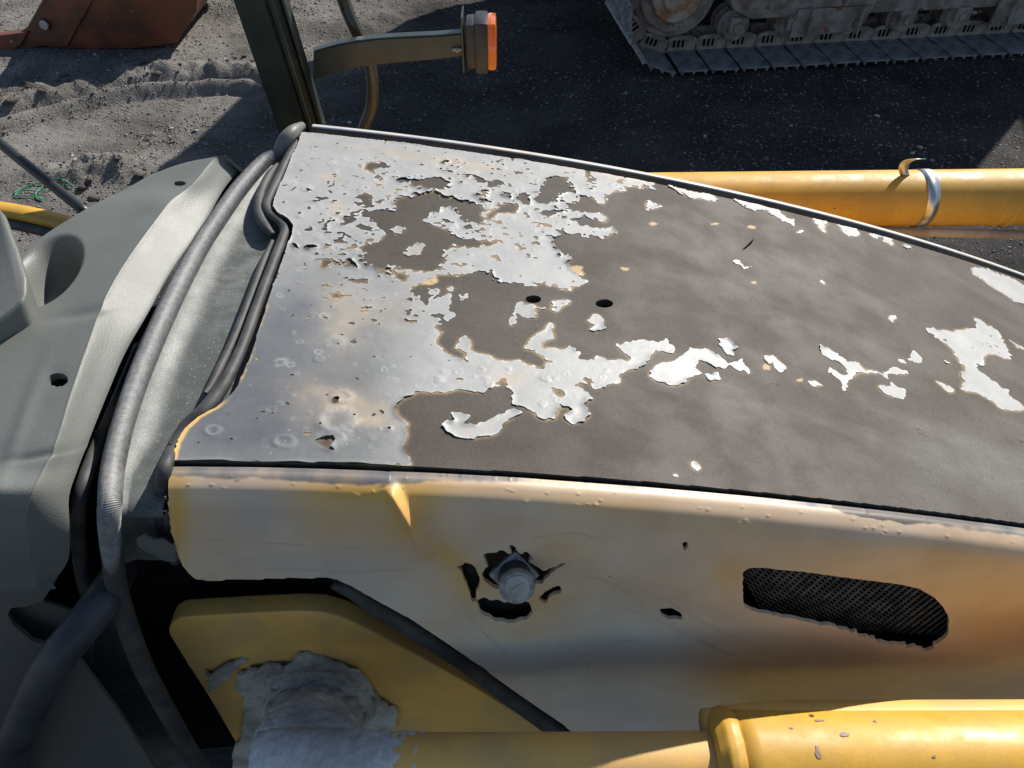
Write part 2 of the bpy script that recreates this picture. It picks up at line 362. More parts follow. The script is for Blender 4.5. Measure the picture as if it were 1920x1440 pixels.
# ================================================================== THE MACHINE WITH THE PEELING HOOD
mach = thing('bulldozer', 'old yellow machine whose grey engine hood paint is peeling, filling the foreground', 'bulldozer', (.45, 1.1, 0))
near_px = [(300, 863), (320, 864), (600, 871), (900, 881), (1100, 892), (1300, 909), (1500, 930), (1700, 954), (1920, 982), (2150, 1014)]
far_px = [(568, 246), (700, 262), (850, 283), (1000, 306), (1150, 331), (1300, 354), (1450, 389), (1600, 427), (1750, 470), (1920, 530), (2120, 607)]
NE = np.array([tuple(PH(*p)) for p in near_px]); FE = np.array([tuple(PH(*p)) for p in far_px])
def Yn(X):
    return np.interp(X, NE[:, 0], NE[:, 1])
pf = np.polyfit(NE[:, 0], NE[:, 1], 3); Yn = lambda X: np.polyval(pf, X)
pff = np.polyfit(FE[:, 0], FE[:, 1], 3); Yf = lambda X: np.polyval(pff, X)
XR = 1.55
rear_px = [(568, 243), (558, 270), (545, 300), (528, 340), (515, 370), (512, 386), (520, 398), (540, 410), (550, 422), (548, 440), (536, 470), (512, 535),
           (495, 590), (470, 668), (445, 725), (432, 742), (405, 764), (370, 783), (345, 806), (330, 832), (322, 864)]
rearp = np.array([tuple(PH(*p)) for p in rear_px])
ro = np.argsort(rearp[:, 1]); 
def Xr(Y): return np.interp(Y, rearp[ro, 1], rearp[ro, 0])

st = .0016
gx = np.arange(-.50, XR, st); gy = np.arange(.52, 1.66, st); X, Y = np.meshgrid(gx, gy)
crown = lambda X, Y: .006*np.clip(1-((Y-1.12)/.5)**2, -1, 1)-.006
Z = hz(X)+0*Y
px, py = proj(X, Y, Z)
outl = (Y > Yn(X)) & (Y < Yf(X)) & (X > Xr(Y)) & (X < XR-.01)
ell = lambda cx, cy, rx, ry: [(cx+rx*math.cos(a), cy+ry*math.sin(a)) for a in np.linspace(0, 6.283, 28)[:-1]]
bolt_holes = pip(px, py, ell(1000, 561, 15, 7.5)) | pip(px, py, ell(1133, 569, 17, 8))
def jag(f, s): return vn(X*f, Y*f, s)
jx = 5.0*fbm(X, Y, 26, 2, 14)+6.0*jag(60, 3)*np.abs(jag(47, 5))+5.5*jag(125, 8)*sstep(-.3, .5, jag(30, 6))+3.4*jag(250, 9)+1.5*jag(430, 11)
jy = 3.0*fbm(X, Y, 26, 2, 34)+4.0*jag(64, 23)*np.abs(jag(44, 25))+3.6*jag(130, 28)*sstep(-.3, .5, jag(33, 26))+2.3*jag(260, 29)+1.0*jag(430, 31)
zj = 1+.45*gb(px, py, 920, 420, 330, 140)+.25*sstep(1150, 1350, px); qx = px+jx*zj; qy = py+jy*zj
PC = [(1240,325),(1228,354),(1208,349),(1173,350),(1161,360),(1135,369),(1135,384),(1118,378),(1106,366),(1086,366),(1077,374),(1062,381),(1060,387),(1092,398),(1115,395),(1132,407),(1138,422),(1162,430),(1138,445),(1121,443),(1092,439),(1062,433),(1051,445),(1033,451),(1051,474),(1071,486),(1065,494),(1074,509),(1095,524),(1089,535),(1062,544),(1045,538),(1016,530),(987,532),(946,530),(931,518),(917,509),(887,509),(867,514),(840,512),(800,525),(767,541),(778,561),(796,571),(812,562),(835,553),(848,553),(848,572),(841,580),(857,595),(836,598),(827,604),(819,615),(825,621),(813,648),(836,662),(857,675),(877,677),(874,662),(852,653),(857,639),(871,630),(883,639),(880,656),(918,668),(927,677),(970,677),(991,680),(1005,694),(1020,694),(1020,682),(1049,682),(1031,677),(1011,668),(1002,656),(983,655),(994,642),(1002,630),(1020,615),(1023,607),(1034,607),(1037,630),(1043,634),(1014,642),(1017,653),(1037,653),(1055,656),(1069,649),(1084,656),(1093,674),(1107,677),(1119,668),(1139,677),(1183,677),(1186,671),(1171,659),(1151,645),(1166,647),(1192,640),(1230,642),(1250,637),(1259,647),(1269,661),(1253,662),(1230,653),(1218,674),(1204,688),(1189,694),(1157,703),(1160,717),(1139,720),(1131,729),(1116,729),(1093,717),(1078,723),(1099,732),(1113,747),(1093,758),(1102,773),(1090,790),(1075,799),(1061,787),(1059,776),(1069,767),(1052,761),(1049,776),(1040,787),(1017,787),(1002,776),(991,764),(959,758),(967,741),(962,729),(950,726),(927,726),(903,738),(880,735),(865,732),(827,736),(784,735),(757,750),(740,767),(752,785),(766,796),(760,808),(768,820),(755,843),(769,860),(769,900),(2300,1250),(2300,250)]
PA = [(664,398),(705,395),(742,396),(735,384),(740,374),(772,366),(800,363),(825,366),(845,376),(873,378),(902,387),(899,398),(902,416),(870,419),(855,398),(844,390),(817,395),(793,413),(807,423),(835,426),(850,440),(868,450),(890,445),(925,452),(946,454),(922,462),(887,465),(847,465),(838,480),(826,497),(830,507),(796,513),(764,509),(737,503),(705,509),(690,500),(667,486),(688,478),(670,468),(650,465),(688,459),(705,455),(722,442),(712,430),(690,412)]
HOLES = [[(1025,335),(1060,331),(1072,345),(1083,364),(1065,360),(1050,365),(1055,375),(1020,385),(1000,378),(1010,358),(1018,345)],
 [(668,308),(690,306),(705,302),(715,303),(735,310),(728,316),(712,315),(700,318),(708,328),(695,325),(675,315)],
 [(738,336),(760,336),(785,338),(800,334),(830,335),(845,345),(830,356),(800,359),(780,352),(765,345),(745,342)],
 [(668,360),(680,358),(697,366),(698,380),(692,387),(675,378),(670,368)],[(643,407),(655,405),(667,412),(655,418),(645,425),(638,420)],
 [(668,420),(690,419),(705,428),(690,433),(675,428)],[(593,485),(610,484),(640,487),(660,488),(668,498),(655,503),(638,500),(630,492),(605,494),(595,490)],
 [(706,510),(735,507),(755,512),(767,518),(764,527),(745,525),(720,517)],[(650,526),(665,523),(690,524),(697,532),(670,533)],[(603,533),(615,532),(623,540),(612,541)],
 [(613,550),(625,548),(635,545),(640,555),(625,560)],[(543,460),(555,459),(565,467),(550,466)],[(570,461),(585,458),(597,464),(585,467),(572,466)],
 [(864,326),(880,328),(900,332),(915,338),(930,337),(948,342),(940,350),(925,358),(910,350),(900,342),(880,337)],[(900,360),(910,355),(920,360),(920,367),(908,368)],
 [(897,374),(910,371),(925,376),(920,382),(902,382)],[(942,367),(955,366),(963,372),(952,376)],[(970,365),(985,362),(990,372),(993,382),(980,383),(965,375)],
 [(908,405),(925,395),(938,385),(955,381),(972,384),(973,393),(965,400),(940,402),(925,408),(912,410)],[(1002,398),(1020,394),(1040,394),(1040,405),(1025,410),(1010,403)],
 [(1002,421),(1015,419),(1033,423),(1025,428),(1008,428)],[(1072,412),(1095,409),(1115,410),(1140,423),(1138,430),(1115,428),(1095,424)],[(1040,430),(1055,428),(1065,435),(1068,440),(1050,440)],
 [(1096,322),(1105,322),(1110,332),(1120,336),(1118,346),(1100,347)],[(1150,337),(1165,338),(1172,345),(1160,345)],[(960,320),(975,319),(983,324),(965,326)],[(921,316),(930,315),(940,321),(925,322)],
 [(845,493),(860,492),(870,500),(855,505)],[(586,826),(602,821),(625,820),(628,828),(612,842),(600,836)],[(614,840),(628,843),(622,848)],[(620,750),(630,745),(641,747),(635,756),(625,758)],
 [(766,600),(780,598),(785,605),(770,607)],[(773,590),(785,590),(785,596)],[(808,590),(825,588),(836,592),(830,600),(815,598)],[(1033,725),(1045,728),(1065,735),(1060,745),(1045,747),(1035,738)],
 [(1091,708),(1105,710),(1115,720),(1100,718)],[(925,722),(935,710),(948,710),(948,725)],[(700,332),(712,328),(718,335),(708,340)],[(890,402),(905,398),(900,410)],[(865,425),(880,423),(885,430),(870,432)],
 [(655,640),(668,636),(674,640),(668,646)],[(700,345),(712,343),(716,350),(706,352)]]
ISL = [[(967,570),(975,565),(985,575),(1000,572),(1012,577),(1035,580),(1033,570),(1035,562),(1070,565),(1055,572),(1045,585),(1030,582),(1003,578),(1003,598),(977,596),(965,585),(968,605),(958,610),(950,605),(955,590),(967,580)],
 [(1110,592),(1122,590),(1132,600),(1130,608),(1140,620),(1122,620),(1118,625),(1105,622),(1112,610),(1105,600)],
 [(847,772),(865,775),(882,780),(870,797),(880,800),(900,795),(935,780),(950,775),(963,765),(983,775),(965,783),(950,790),(938,805),(925,815),(900,818),(888,823),(860,820),(840,812),(826,800),(835,790),(850,790)],
 [(1350,637),(1367,635),(1375,648),(1387,653),(1375,658),(1375,668),(1362,665),(1358,655),(1338,660),(1335,657),(1355,655)],[(1367,682),(1390,672),(1403,690),(1405,700),(1392,693),(1382,697)],[(1318,703),(1348,701),(1352,713),(1335,714),(1325,710)],
 [(1218,707),(1224,690),(1240,682),(1262,680),(1278,666),(1292,655),(1323,655),(1349,668),(1365,677),(1362,690),(1345,690),(1326,681),(1312,675),(1305,690),(1315,700),(1300,705),(1285,716),(1262,720),(1240,718)],
 [(1430,668),(1448,665),(1455,675),(1473,688),(1470,698),(1458,698),(1448,685),(1432,676)],[(1512,714),(1530,713),(1545,722),(1525,724)],
 [(1532,643),(1545,650),(1557,657),(1575,667),(1590,678),(1610,682),(1622,695),(1640,697),(1658,700),(1668,690),(1680,687),(1685,694),(1702,698),(1700,701),(1668,700),(1662,705),(1672,718),(1685,725),(1700,730),(1698,748),(1685,747),(1655,738),(1645,724),(1670,725),(1668,715),(1655,703),(1635,700),(1605,698),(1600,710),(1590,718),(1588,733),(1577,733),(1580,718),(1570,708),(1553,695),(1556,686),(1567,692),(1580,705),(1592,704),(1590,692),(1575,680),(1555,672),(1540,662)],
 [(1682,670),(1697,672),(1695,682),(1685,678)],[(1702,668),(1712,657),(1726,666),(1728,680),(1715,679),(1703,674)],[(1664,593),(1676,594),(1674,606),(1666,602)],[(1765,670),(1780,680),(1775,683)],
 [(1753,714),(1770,722),(1791,733),(1782,738),(1765,728)],
 [(1731,614),(1747,614),(1755,622),(1775,620),(1787,623),(1812,618),(1830,612),(1828,595),(1848,608),(1872,620),(1882,635),(1888,655),(1896,674),(1880,672),(1865,663),(1850,662),(1840,672),(1845,688),(1828,680),(1838,698),(1858,712),(1880,730),(1895,730),(1888,740),(1915,758),(1922,770),(1905,772),(1880,768),(1860,750),(1830,738),(1800,733),(1806,715),(1797,703),(1808,695),(1800,675),(1785,655),(1770,640),(1755,632),(1742,622)],
 [(1892,637),(1908,643),(1922,655),(1905,650)],[(1298,864),(1306,866),(1316,878),(1310,882),(1300,876)],[(1262,887),(1272,888),(1273,893),(1264,892)],
 [(1255,350),(1265,352),(1290,358),(1320,363),(1338,368),(1348,377),(1320,374),(1295,372),(1275,362),(1265,358)],
 [(1370,371),(1385,374),(1402,372),(1408,380),(1425,385),(1440,378),(1455,384),(1465,398),(1480,408),(1492,412),(1488,422),(1470,415),(1450,406),(1430,395),(1410,396),(1392,388)],
 [(1522,412),(1540,412),(1550,418),(1548,424),(1545,428),(1553,438),(1540,432),(1530,420)],[(1571,423),(1590,424),(1605,430),(1610,438),(1602,444),(1588,440),(1580,430)],
 [(1627,440),(1640,437),(1655,439),(1672,440),(1678,450),(1670,452),(1675,460),(1662,455),(1655,446),(1640,446)],[(1692,460),(1705,461),(1711,465),(1700,466)],[(1495,432),(1505,428),(1508,434),(1497,437)],
 [(1373,488),(1388,490),(1395,500),(1411,501),(1398,505),(1390,500)],[(1535,525),(1543,525),(1551,536),(1545,534)],[(1213,383),(1220,381),(1230,383),(1243,388),(1222,391),(1212,392)],
 [(1820,503),(1838,503),(1850,506),(1870,512),(1900,525),(1960,550),(1960,595),(1925,575),(1900,562),(1880,548),(1855,535),(1835,520),(1825,515)],
 [(734,436),(745,426),(762,426),(755,440)],[(752,476),(775,463),(785,456),(802,461),(790,475),(770,479)],[(837,540),(850,538),(852,546),(840,547)],[(862,553),(880,551),(876,560),(866,560)],[(800,547),(815,543),(822,552),(806,556)]]
peel = pip(qx, qy, PC) | pip(qx, qy, PA)
hx = px+jx*.75; hy = py+jy*.75
for h_ in HOLES: peel |= pip(hx, hy, h_)
for h_ in ISL: peel &= ~pip(hx, hy, h_)
# many small chips where the paint is most broken
zone = np.clip(gb(px, py, 900, 400, 330, 130)+.8*gb(px, py, 640, 450, 120, 100)+.4*gb(px, py, 720, 600, 150, 80), 0, 1)
chips = (.75*fbm(X*1.0, Y*1.5, 70, 3, 61)+.3*jag(240, 62)*.6 > (.48-.27*zone)) & (px < 1240)
peel |= chips
peel |= ((fbm(X, Y, 120, 2, 71) > .62) & (gb(px, py, 1845, 655, 45, 35) > .4))
peel &= ~((fbm(X, Y*1.3, 100, 3, 66) > .30) & (blur(blur((~peel).astype(float), 4), 4) > .10) & (zone > .25))
paint = outl & ~peel & ~bolt_holes
pfld = blur(paint.astype(float), 1)
soft = blur(blur(paint.astype(float), 3), 3); wide = blur(blur(paint.astype(float), 8), 6)
mott = fbm(X, Y, 7, 4, 90); fine = fbm(X, Y, 40, 3, 95)
# --- the sheet metal with its brown primer (coarser grid)
k = 2
Xs, Ys, Zs = X[::k, ::k], Y[::k, ::k], Z[::k, ::k].copy()
bf = blur((outl & ~bolt_holes).astype(float), 1)[::k, ::k]
pxs, pys = px[::k, ::k], py[::k, ::k]
Zs -= .004*gb(pxs, pys, 1375, 465, 45, 22, -30)
col = np.ones(Xs.shape+(3,))*np.array([.080, .068, .057])
ms, fs = mott[::k, ::k], fine[::k, ::k]
col *= (1+.12*ms+.05*fs)[..., None]
streak = np.clip(fbm(Xs*.55+Ys*.25, Ys*2+Xs*.5, 6, 5, 120)*2.6-.1, 0, 1)*(.25+.75*sstep(1250, 1600, pxs+.3*pys))
col = col*(1-.22*streak[..., None])+np.array([.22, .208, .19])*.22*streak[..., None]
sh = (gb(pxs, pys, 1850, 880, 170, 90)*.35*np.clip(.5+ms, 0, 1))[..., None]; col = col*(1-sh)+np.array([.26, .26, .25])*sh
halo = np.clip(soft[::k, ::k]*2.0, 0, 1)*sstep(.0, .5, fbm(Xs, Ys, 14, 3, 130)+.12)
ochre = (halo*(.75*sstep(.03, .3, soft[::k, ::k])))[..., None]
col = col*(1-ochre)+np.array([.42, .30, .16])*ochre
for (cx, cy, rx, ry) in ((1080, 505, 14, 7), (1087, 513, 10, 5), (1225, 420, 9, 3), (1172, 504, 8, 3), (1410, 426, 8, 3), (1340, 420, 8, 2), (800, 525, 22, 10), (1415, 530, 5, 2), (1500, 712, 7, 3), (1437, 688, 7, 6)):
    e = sstep(.3, .5, gb(pxs+.4*jx[::k, ::k], pys+.4*jy[::k, ::k], cx, cy, rx, ry))[..., None]; col = col*(1-e)+np.array([.50, .36, .20])*e
hood = march_obj('hood', np.stack([Xs, Ys, Zs], -1), bf, M_primer, mach, thick=.022, color=col, label='curved engine hood, bare brown primer where the paint has come off')
# --- the paint film: its own thin, curling sheet
soft2 = blur(blur(paint.astype(float), 2), 2)
rim = np.clip(1-(soft2-.45)/.55, 0, 1); rimw = np.clip(1-(soft-.45)/.55, 0, 1)
curln = np.clip(fbm(X, Y, 16, 3, 150)*1.7+.25, 0, 1.3)
H = .0008+(.0012*curln*rimw+.0022*curln**2*rim)+.0003*fine*wide
H += .0011*rimw*fbm(X, Y, 80, 3, 160)
H *= .75*(1-.5*sstep(1300, 1700, px))
r = np.random.default_rng(21)
bl = []
for _ in range(120):
    bl.append((r.uniform(440, 760), r.uniform(290, 850), 2.5+6*r.random()**2))
for _ in range(110): bl.append((r.normal(900, 170), r.normal(380, 60), r.uniform(2.5, 7)))
for _ in range(40): bl.append((r.uniform(780, 1150), r.uniform(680, 760), r.uniform(2.5, 7)))
bl += [(533, 829, 17), (400, 808, 13), (630, 790, 30), (525, 680, 11), (597, 673, 8), (630, 642, 18), (640, 745, 17), (830, 700, 11), (820, 712, 12), (620, 823, 26), (508, 768, 8)]
blmark = np.zeros(X.shape)
for (bx, by, br) in bl:
    ry = br*.62; s_ = (abs(px-bx) < br*3) & (abs(py-by) < ry*3)
    if not s_.any(): continue
    d = np.hypot((px[s_]-bx+.45*jx[s_])/br, (py[s_]-by+.55*jy[s_])/ry); rr = random.random()
    H[s_] += br*.00010*(np.exp(-d**2*1.2)*(1.1 if rr < .6 else -.2)+np.exp(-((d-1)/.4)**2)*(.8 if rr > .45 else .1))*(1+.6*fine[s_])
    blmark[s_] = np.maximum(blmark[s_], np.exp(-((d-.9)/.4)**2)*random.uniform(.05, .4))
fldp = pfld
cp_ = np.ones(X.shape+(3,))*np.array([.165, .168, .168])
def mixc(c, f, rgb):
    f = np.clip(f, 0, 1)[..., None]; return c*(1-f)+np.array(rgb)*f
# paler grey towards the far side and on the loose flakes, darker near the cab corner
pale_f = sstep(760, 380, py+.12*(900-px)+60*mott)
pale_f = np.maximum(pale_f, sstep(640, 860, px+50*mott)); cp_ = mixc(cp_, pale_f, (.36, .36, .35))
cp_ = mixc(cp_, .55*sstep(1200, 1350, px), (.43, .43, .42))
cp_ = mixc(cp_, .8*np.clip(gb(px, py, 470, 700, 90, 130, 15)+gb(px, py, 560, 590, 45, 35)+gb(px, py, 450, 800, 120, 40), 0, 1)*(.8+.5*mott), (.085, .096, .112))
cre = .0*px
for (cx, cy, rx, ry, an, am) in ((650, 755, 85, 24, 14, .8), (700, 785, 40, 14, 0, .7), (640, 600, 35, 60, 0, .5), (720, 590, 60, 35, 0, .35), (820, 300, 150, 9, 9, .6), (620, 333, 22, 8, 0, .8), (632, 395, 20, 18, 0, .6),
                                 (955, 710, 34, 16, 0, .5), (1190, 335, 120, 9, 11, .7), (870, 330, 60, 12, 10, .3), (900, 800, 30, 12, -20, .3), (780, 480, 50, 30, 0, .4), (600, 780, 70, 20, 0, .3)):
    cre = cre+am*gb(px, py, cx, cy, rx, ry, an)
cp_ = mixc(cp_, cre*(.75+.5*fine), (.48, .38, .27))
cp_ = mixc(cp_, blmark*.8, (.48, .49, .48))
cp_ = mixc(cp_, .55*np.clip(rim-.45, 0, 1)*2*pale_f, (.55, .55, .54))
edge_y = sstep(.006, .0, X-Xr(Y))*sstep(-.3, .3, fbm(X, Y, 30, 3, 170))*sstep(500, 620, py)
cp_ = mixc(cp_, np.maximum(edge_y, sstep(.009, .004, X-Xr(Y))*sstep(745, 770, py)), (.62, .40, .14))
cp_ = mixc(cp_, sstep(.004, .001, Y-Yn(X))*sstep(740, 800, px)*.8, (.5, .4, .28))
pnt = march_obj('paint_film', np.stack([X, Y, Z+H], -1), fldp, M_paint, hood, thick=.0016, color=cp_, label='cracked, blistered grey paint curling off the hood in flakes')
print('paint tris', len(pnt.data.polygons), 'hood', len(hood.data.polygons))
# long tear and stripes in the primer
bm = bmesh.new()
tp = [PH(*p, .001) for p in ((1391, 468), (1400, 460), (1408, 452), (1415, 446), (1410, 455), (1400, 463))]
add_prism(bm, tp, (0, 0, -.0006)); bm_obj('dent_tear', bm, M_black, hood)
# unseen dark box inside the engine bay, added to block light
bm = bmesh.new()
bx = [(-.44, .68, 1.64), (-.44, 1.52, 1.64), (.6, 1.50, 1.50), (1.3, 1.46, 1.27), (1.3, .74, 1.27), (.6, .70, 1.50)]
add_prism(bm, [Vector(p) for p in bx], (0, 0, -.95)); bm_obj('bay_light_block', bm, M_black, mach)

# --- side panel facing the camera
U = np.concatenate([np.arange(-.47, -.20, .0025), np.arange(-.20, -.07, .0010), np.arange(-.07, XR, .0025)])
prof = np.array([(-.013, -.004), (-.019, -.0045), (-.026, -.008), (-.036, -.016), (-.044, -.028), (-.050, -.045), (-.058, -.085), (-.066, -.14), (-.074, -.22), (-.082, -.30), (-.092, -.42), (-.105, -.56), (-.12, -.70)])
pr = crom(np.c_[prof, np.zeros(len(prof))], 420)[:, :2]
sl = np.concatenate([[0], np.cumsum(np.hypot(*np.diff(pr, axis=0).T))]); tt = np.concatenate([np.linspace(0, .16, 130), np.linspace(.163, sl[-1], 165)])
pr = np.stack([np.interp(tt, sl, pr[:, 0]), np.interp(tt, sl, pr[:, 1])], 1)
UX, _ = np.meshgrid(U, tt); PYY = Yn(UX)+pr[:, :1]; PZZ = hz(UX)+pr[:, 1:2]
spx, spy = proj(UX, PYY, PZZ)
# ridge that catches the sun, soft swage line, broad bulges
rd = [(732, 905), (750, 938), (768, 972), (786, 1008), (806, 1050)]
d, s_, p_ = polydist(spx, spy, rd)
amp = .017*(1-p_)**.35*sstep(-.02, .12, p_+.02)
sd_ = spx-np.interp(spy, [q[1] for q in rd], [q[0] for q in rd])
out = amp*np.exp(-(d/np.where(sd_ > 0, 5+4*(1-p_), 16))**2)
out += .010*sstep(-30, 30, (spy-(880+.215*(spx-900)))-150)*0
cre_y = 1075+(spx-1100)*.245
out -= .010*sstep(-5, 85, spy-cre_y)*sstep(950, 1150, spx)
out += .006*np.exp(-((spy-cre_y+25)/35)**2)*sstep(950, 1150, spx)
out -= .006*gb(spx, spy, 800, 1100, 60, 90, 30)
out += .0022*fbm(UX, PZZ, 5, 3, 200)
out += .005*sstep(.0, .3, gb(spx, spy, 965, 1090, 70, 70))*0
# small pimples on the roll-over edge
r = np.random.default_rng(5)
for _ in range(75):
    bx_ = r.uniform(330, 1900); base_y = 900+max(0, bx_-900)*.095; by_ = base_y+r.normal(15, 22); br = r.uniform(1.6, 3.2)
    s2 = (abs(spx-bx_) < 14) & (abs(spy-by_) < 14)
    if s2.any(): out[s2] += .0009*np.exp(-(((spx[s2]-bx_)**2+(spy[s2]-by_)**2)/br**2))
PYY2 = PYY-out; PZZ2 = PZZ+out*.5*np.exp(-tt[:, None]/.06)
keep_poly = [(318, 800), (318, 872), (315, 905), (316, 960), (322, 1000), (332, 1040), (345, 1066), (366, 1088), (400, 1090), (470, 1088), (540, 1085), (600, 1082), (630, 1085), (660, 1098), (700, 1122), (760, 1158), (830, 1200), (900, 1248), (950, 1285), (1000, 1322), (1040, 1352), (1080, 1385), (1120, 1420), (1180, 1480), (1260, 1600), (2600, 1700), (2600, 700)]
kj = 1.2*fbm(UX, PZZ, 90, 3, 205); keep = pip(spx+kj, spy+kj, keep_poly)
vent_j = sstep(1115, 1165, spy)*(6*fbm(UX, PZZ, 60, 3, 210)+6*vn(UX*130, PZZ*130, 5)*sstep(1500, 1650, spx))
vent = [(1393, 1072), (1405, 1064), (1430, 1064), (1500, 1071), (1600, 1084), (1690, 1096), (1725, 1104), (1752, 1120), (1770, 1140), (1779, 1160), (1776, 1182), (1762, 1200), (1740, 1209), (1700, 1208), (1660, 1200), (1620, 1188), (1560, 1168), (1500, 1156), (1450, 1145), (1410, 1140), (1393, 1130), (1391, 1100)]
holes = pip(spx, spy+vent_j, vent)
jj = 3.0*fbm(UX, PZZ, 60, 3, 220)+2.2*vn(UX*170, PZZ*170, 4); jk = 3.0*fbm(UX, PZZ, 60, 3, 225)+2.2*vn(UX*170, PZZ*170, 7)
TEAR = [[(858, 1066), (875, 1058), (890, 1062), (898, 1085), (896, 1105), (888, 1132), (883, 1115), (872, 1090)], [(908, 1040), (940, 1035), (975, 1045), (1002, 1062), (1018, 1072), (1038, 1055), (1018, 1082), (1000, 1098), (985, 1112), (935, 1105), (910, 1090), (905, 1075), (916, 1060)],
        [(955, 1016), (972, 1034), (985, 1046), (978, 1030), (1000, 1048), (985, 1052), (968, 1042)], [(897, 1140), (905, 1122), (930, 1125), (960, 1132), (985, 1128), (1000, 1146), (990, 1160), (960, 1166), (930, 1162), (905, 1150)],
        [(1008, 1125), (1030, 1105), (1050, 1102), (1054, 1112), (1035, 1118), (1024, 1135), (1012, 1128)], [(1280, 1022), (1288, 1017), (1291, 1026), (1284, 1037)], [(1237, 1146), (1262, 1143), (1280, 1158), (1278, 1170), (1255, 1168), (1238, 1158)],
        [(1022, 1080), (1030, 1078), (1028, 1086)]]
TEAR = [[((x-cx0)*k0+cx0, (y-cy0)*k0+cy0) for x, y in t_] for t_ in TEAR for k0 in (1.04,) for cx0, cy0 in ((sum(p[0] for p in t_)/len(t_), sum(p[1] for p in t_)/len(t_)),)]
TEAR += [[(1008, 1085), (1024, 1070), (1042, 1060), (1075, 1043), (1044, 1066), (1022, 1085), (1014, 1100)], [(955, 1020), (968, 1032), (975, 1042), (962, 1042)], [(893, 1110), (900, 1130), (906, 1142), (898, 1138)]]
for t_ in TEAR: holes |= pip(spx+jj, spy+jk, t_)
TEAR_m = holes
fld = blur((keep & ~holes).astype(float), 1)
# colour: sun-faded yellow paint with pinkish and grey burnt patches
n1 = fbm(UX, PZZ, 4, 4, 230); n2 = fbm(UX, PZZ, 30, 3, 240)
Y_ = (.74, .43, .10); PK = (.71, .54, .38); GR = (.52, .48, .44); LG = (.59, .60, .52); OR = (.74, .43, .10)
cs = np.ones(UX.shape+(3,))*np.array(PK)
for (cx, cy, rx, ry, an, am, rgb) in ((330, 960, 26, 130, 0, .9, Y_), (700, 925, 170, 30, 0, .95, Y_), (640, 985, 90, 40, 5, .3, Y_), (770, 960, 45, 60, 30, .8, Y_), (840, 1050, 60, 30, 35, .75, Y_), (880, 1110, 40, 40, 0, .6, Y_),
      (480, 970, 70, 60, 0, .6, GR), (600, 1060, 180, 30, 0, .6, GR), (700, 1110, 90, 40, 20, .6, LG), (1000, 1250, 150, 60, 30, .8, LG), (1150, 1250, 190, 130, 0, .85, LG), (980, 1180, 80, 26, 0, .3, Y_), (1200, 1340, 220, 60, 0, .6, GR),
      (1060, 1030, 60, 40, 0, .25, OR), (1130, 950, 130, 20, 5, .45, Y_), (1350, 980, 200, 25, 6, .35, Y_), (1010, 1130, 60, 30, 0, .5, Y_), (1370, 1075, 40, 30, 0, .5, Y_), (1880, 1160, 150, 110, 15, .7, OR), (1700, 1090, 200, 40, 8, .35, Y_), (1500, 1330, 150, 80, 0, .8, Y_),
      (1700, 1320, 260, 80, 10, .75, OR), (1400, 1290, 80, 60, 0, .5, Y_), (1800, 1050, 140, 25, 8, .3, Y_)):
    cs = mixc(cs, am*gb(spx, spy, cx, cy, rx, ry, an)*(1+.35*n1), rgb)
cs *= (1+.08*n1+.03*n2)[..., None]
ty = np.interp(spx, [300, 520, 600, 760, 1000, 1300, 1480, 1560, 1700, 1760, 1960], [894, 897, 907, 905, 900, 922, 945, 955, 982, 985, 1012])+7*fbm(UX, PZZ+UX*.2, 28, 4, 250)
cs = mixc(cs, sstep(4, -3, spy-ty)*(.85+.3*n2), (.13, .14, .15))
brn = sstep(0, -4, spy-(ty-4+8*gb(spx, spy, 1650, 980, 120, 400)))*np.clip(gb(spx, 0*spy, 1650, 0, 190, 1)*1.5+gb(spx, 0*spy, 910, 0, 110, 1)+.4*gb(spx, 0*spy, 700, 0, 20, 1), 0, 1)
cs = mixc(cs, sstep(.45, .6, brn), (.14, .125, .11))
for seg in ([(340, 1012), (560, 1022), (760, 1034)], [(500, 1066), (780, 1074)], [(1060, 1075), (1150, 1092), (1240, 1180), (1380, 1240)], [(1150, 1140), (1290, 1200), (1370, 1240)], [(1240, 1120), (1330, 1180), (1440, 1230)], [(1090, 1240), (1170, 1215), (1200, 1213)], [(1000, 1010), (1080, 1000), (1120, 1012)], [(1100, 1265), (1118, 1240)], [(880, 1160), (960, 1235)]):
    sg_ = [tuple(q) for q in crom([p+(0,) for p in seg], 9)[:, :2]]; d_, _, _ = polydist(spx+2*n2, spy+5*n1, sg_); cs = mixc(cs, .38*(.6+.8*n2)*np.exp(-(d_/1.4)**2), (.22, .15, .08))
sp = march_obj('side_panel', np.stack([UX, PYY2, PZZ2], -1), fld, M_side, mach, thick=.006, n_down=(0, .95, .1), color=cs, label='faded yellow side panel with grey burnt patches facing the camera')
# flip side: normals must face out - handled by two-sided shading
# dark backing behind tears
def backing(name, poly, dy, mt, par=None, depth=.004):
    bm = bmesh.new(); add_prism(bm, [PY(x, y, Yv) for (x, y, Yv) in poly], (0, depth, 0)); return bm_obj(name, bm, mt, par or mach)
pYb = lambda x, y: 0
def on_panel(x, y, back=0.0):
    k_ = np.argmin((spx-x)**2+(spy-y)**2); a, b_ = np.unravel_index(k_, spx.shape); return Vector((UX[a, b_], PYY2[a, b_]+back, PZZ2[a, b_]))
bm = bmesh.new()
add_prism(bm, [on_panel(x, y, .02) for x, y in ((840, 1010), (1075, 1010), (1075, 1175), (840, 1175))], (0, .004, 0))
bm_obj('foam_backing', bm, M_bpl, sp)
bm = bmesh.new(); add_prism(bm, [on_panel(x, y, .018) for x, y in ((1220, 1005), (1320, 1005), (1320, 1180), (1220, 1180))], (0, .004, 0)); bm_obj('foam_backing', bm, M_bpl, sp)
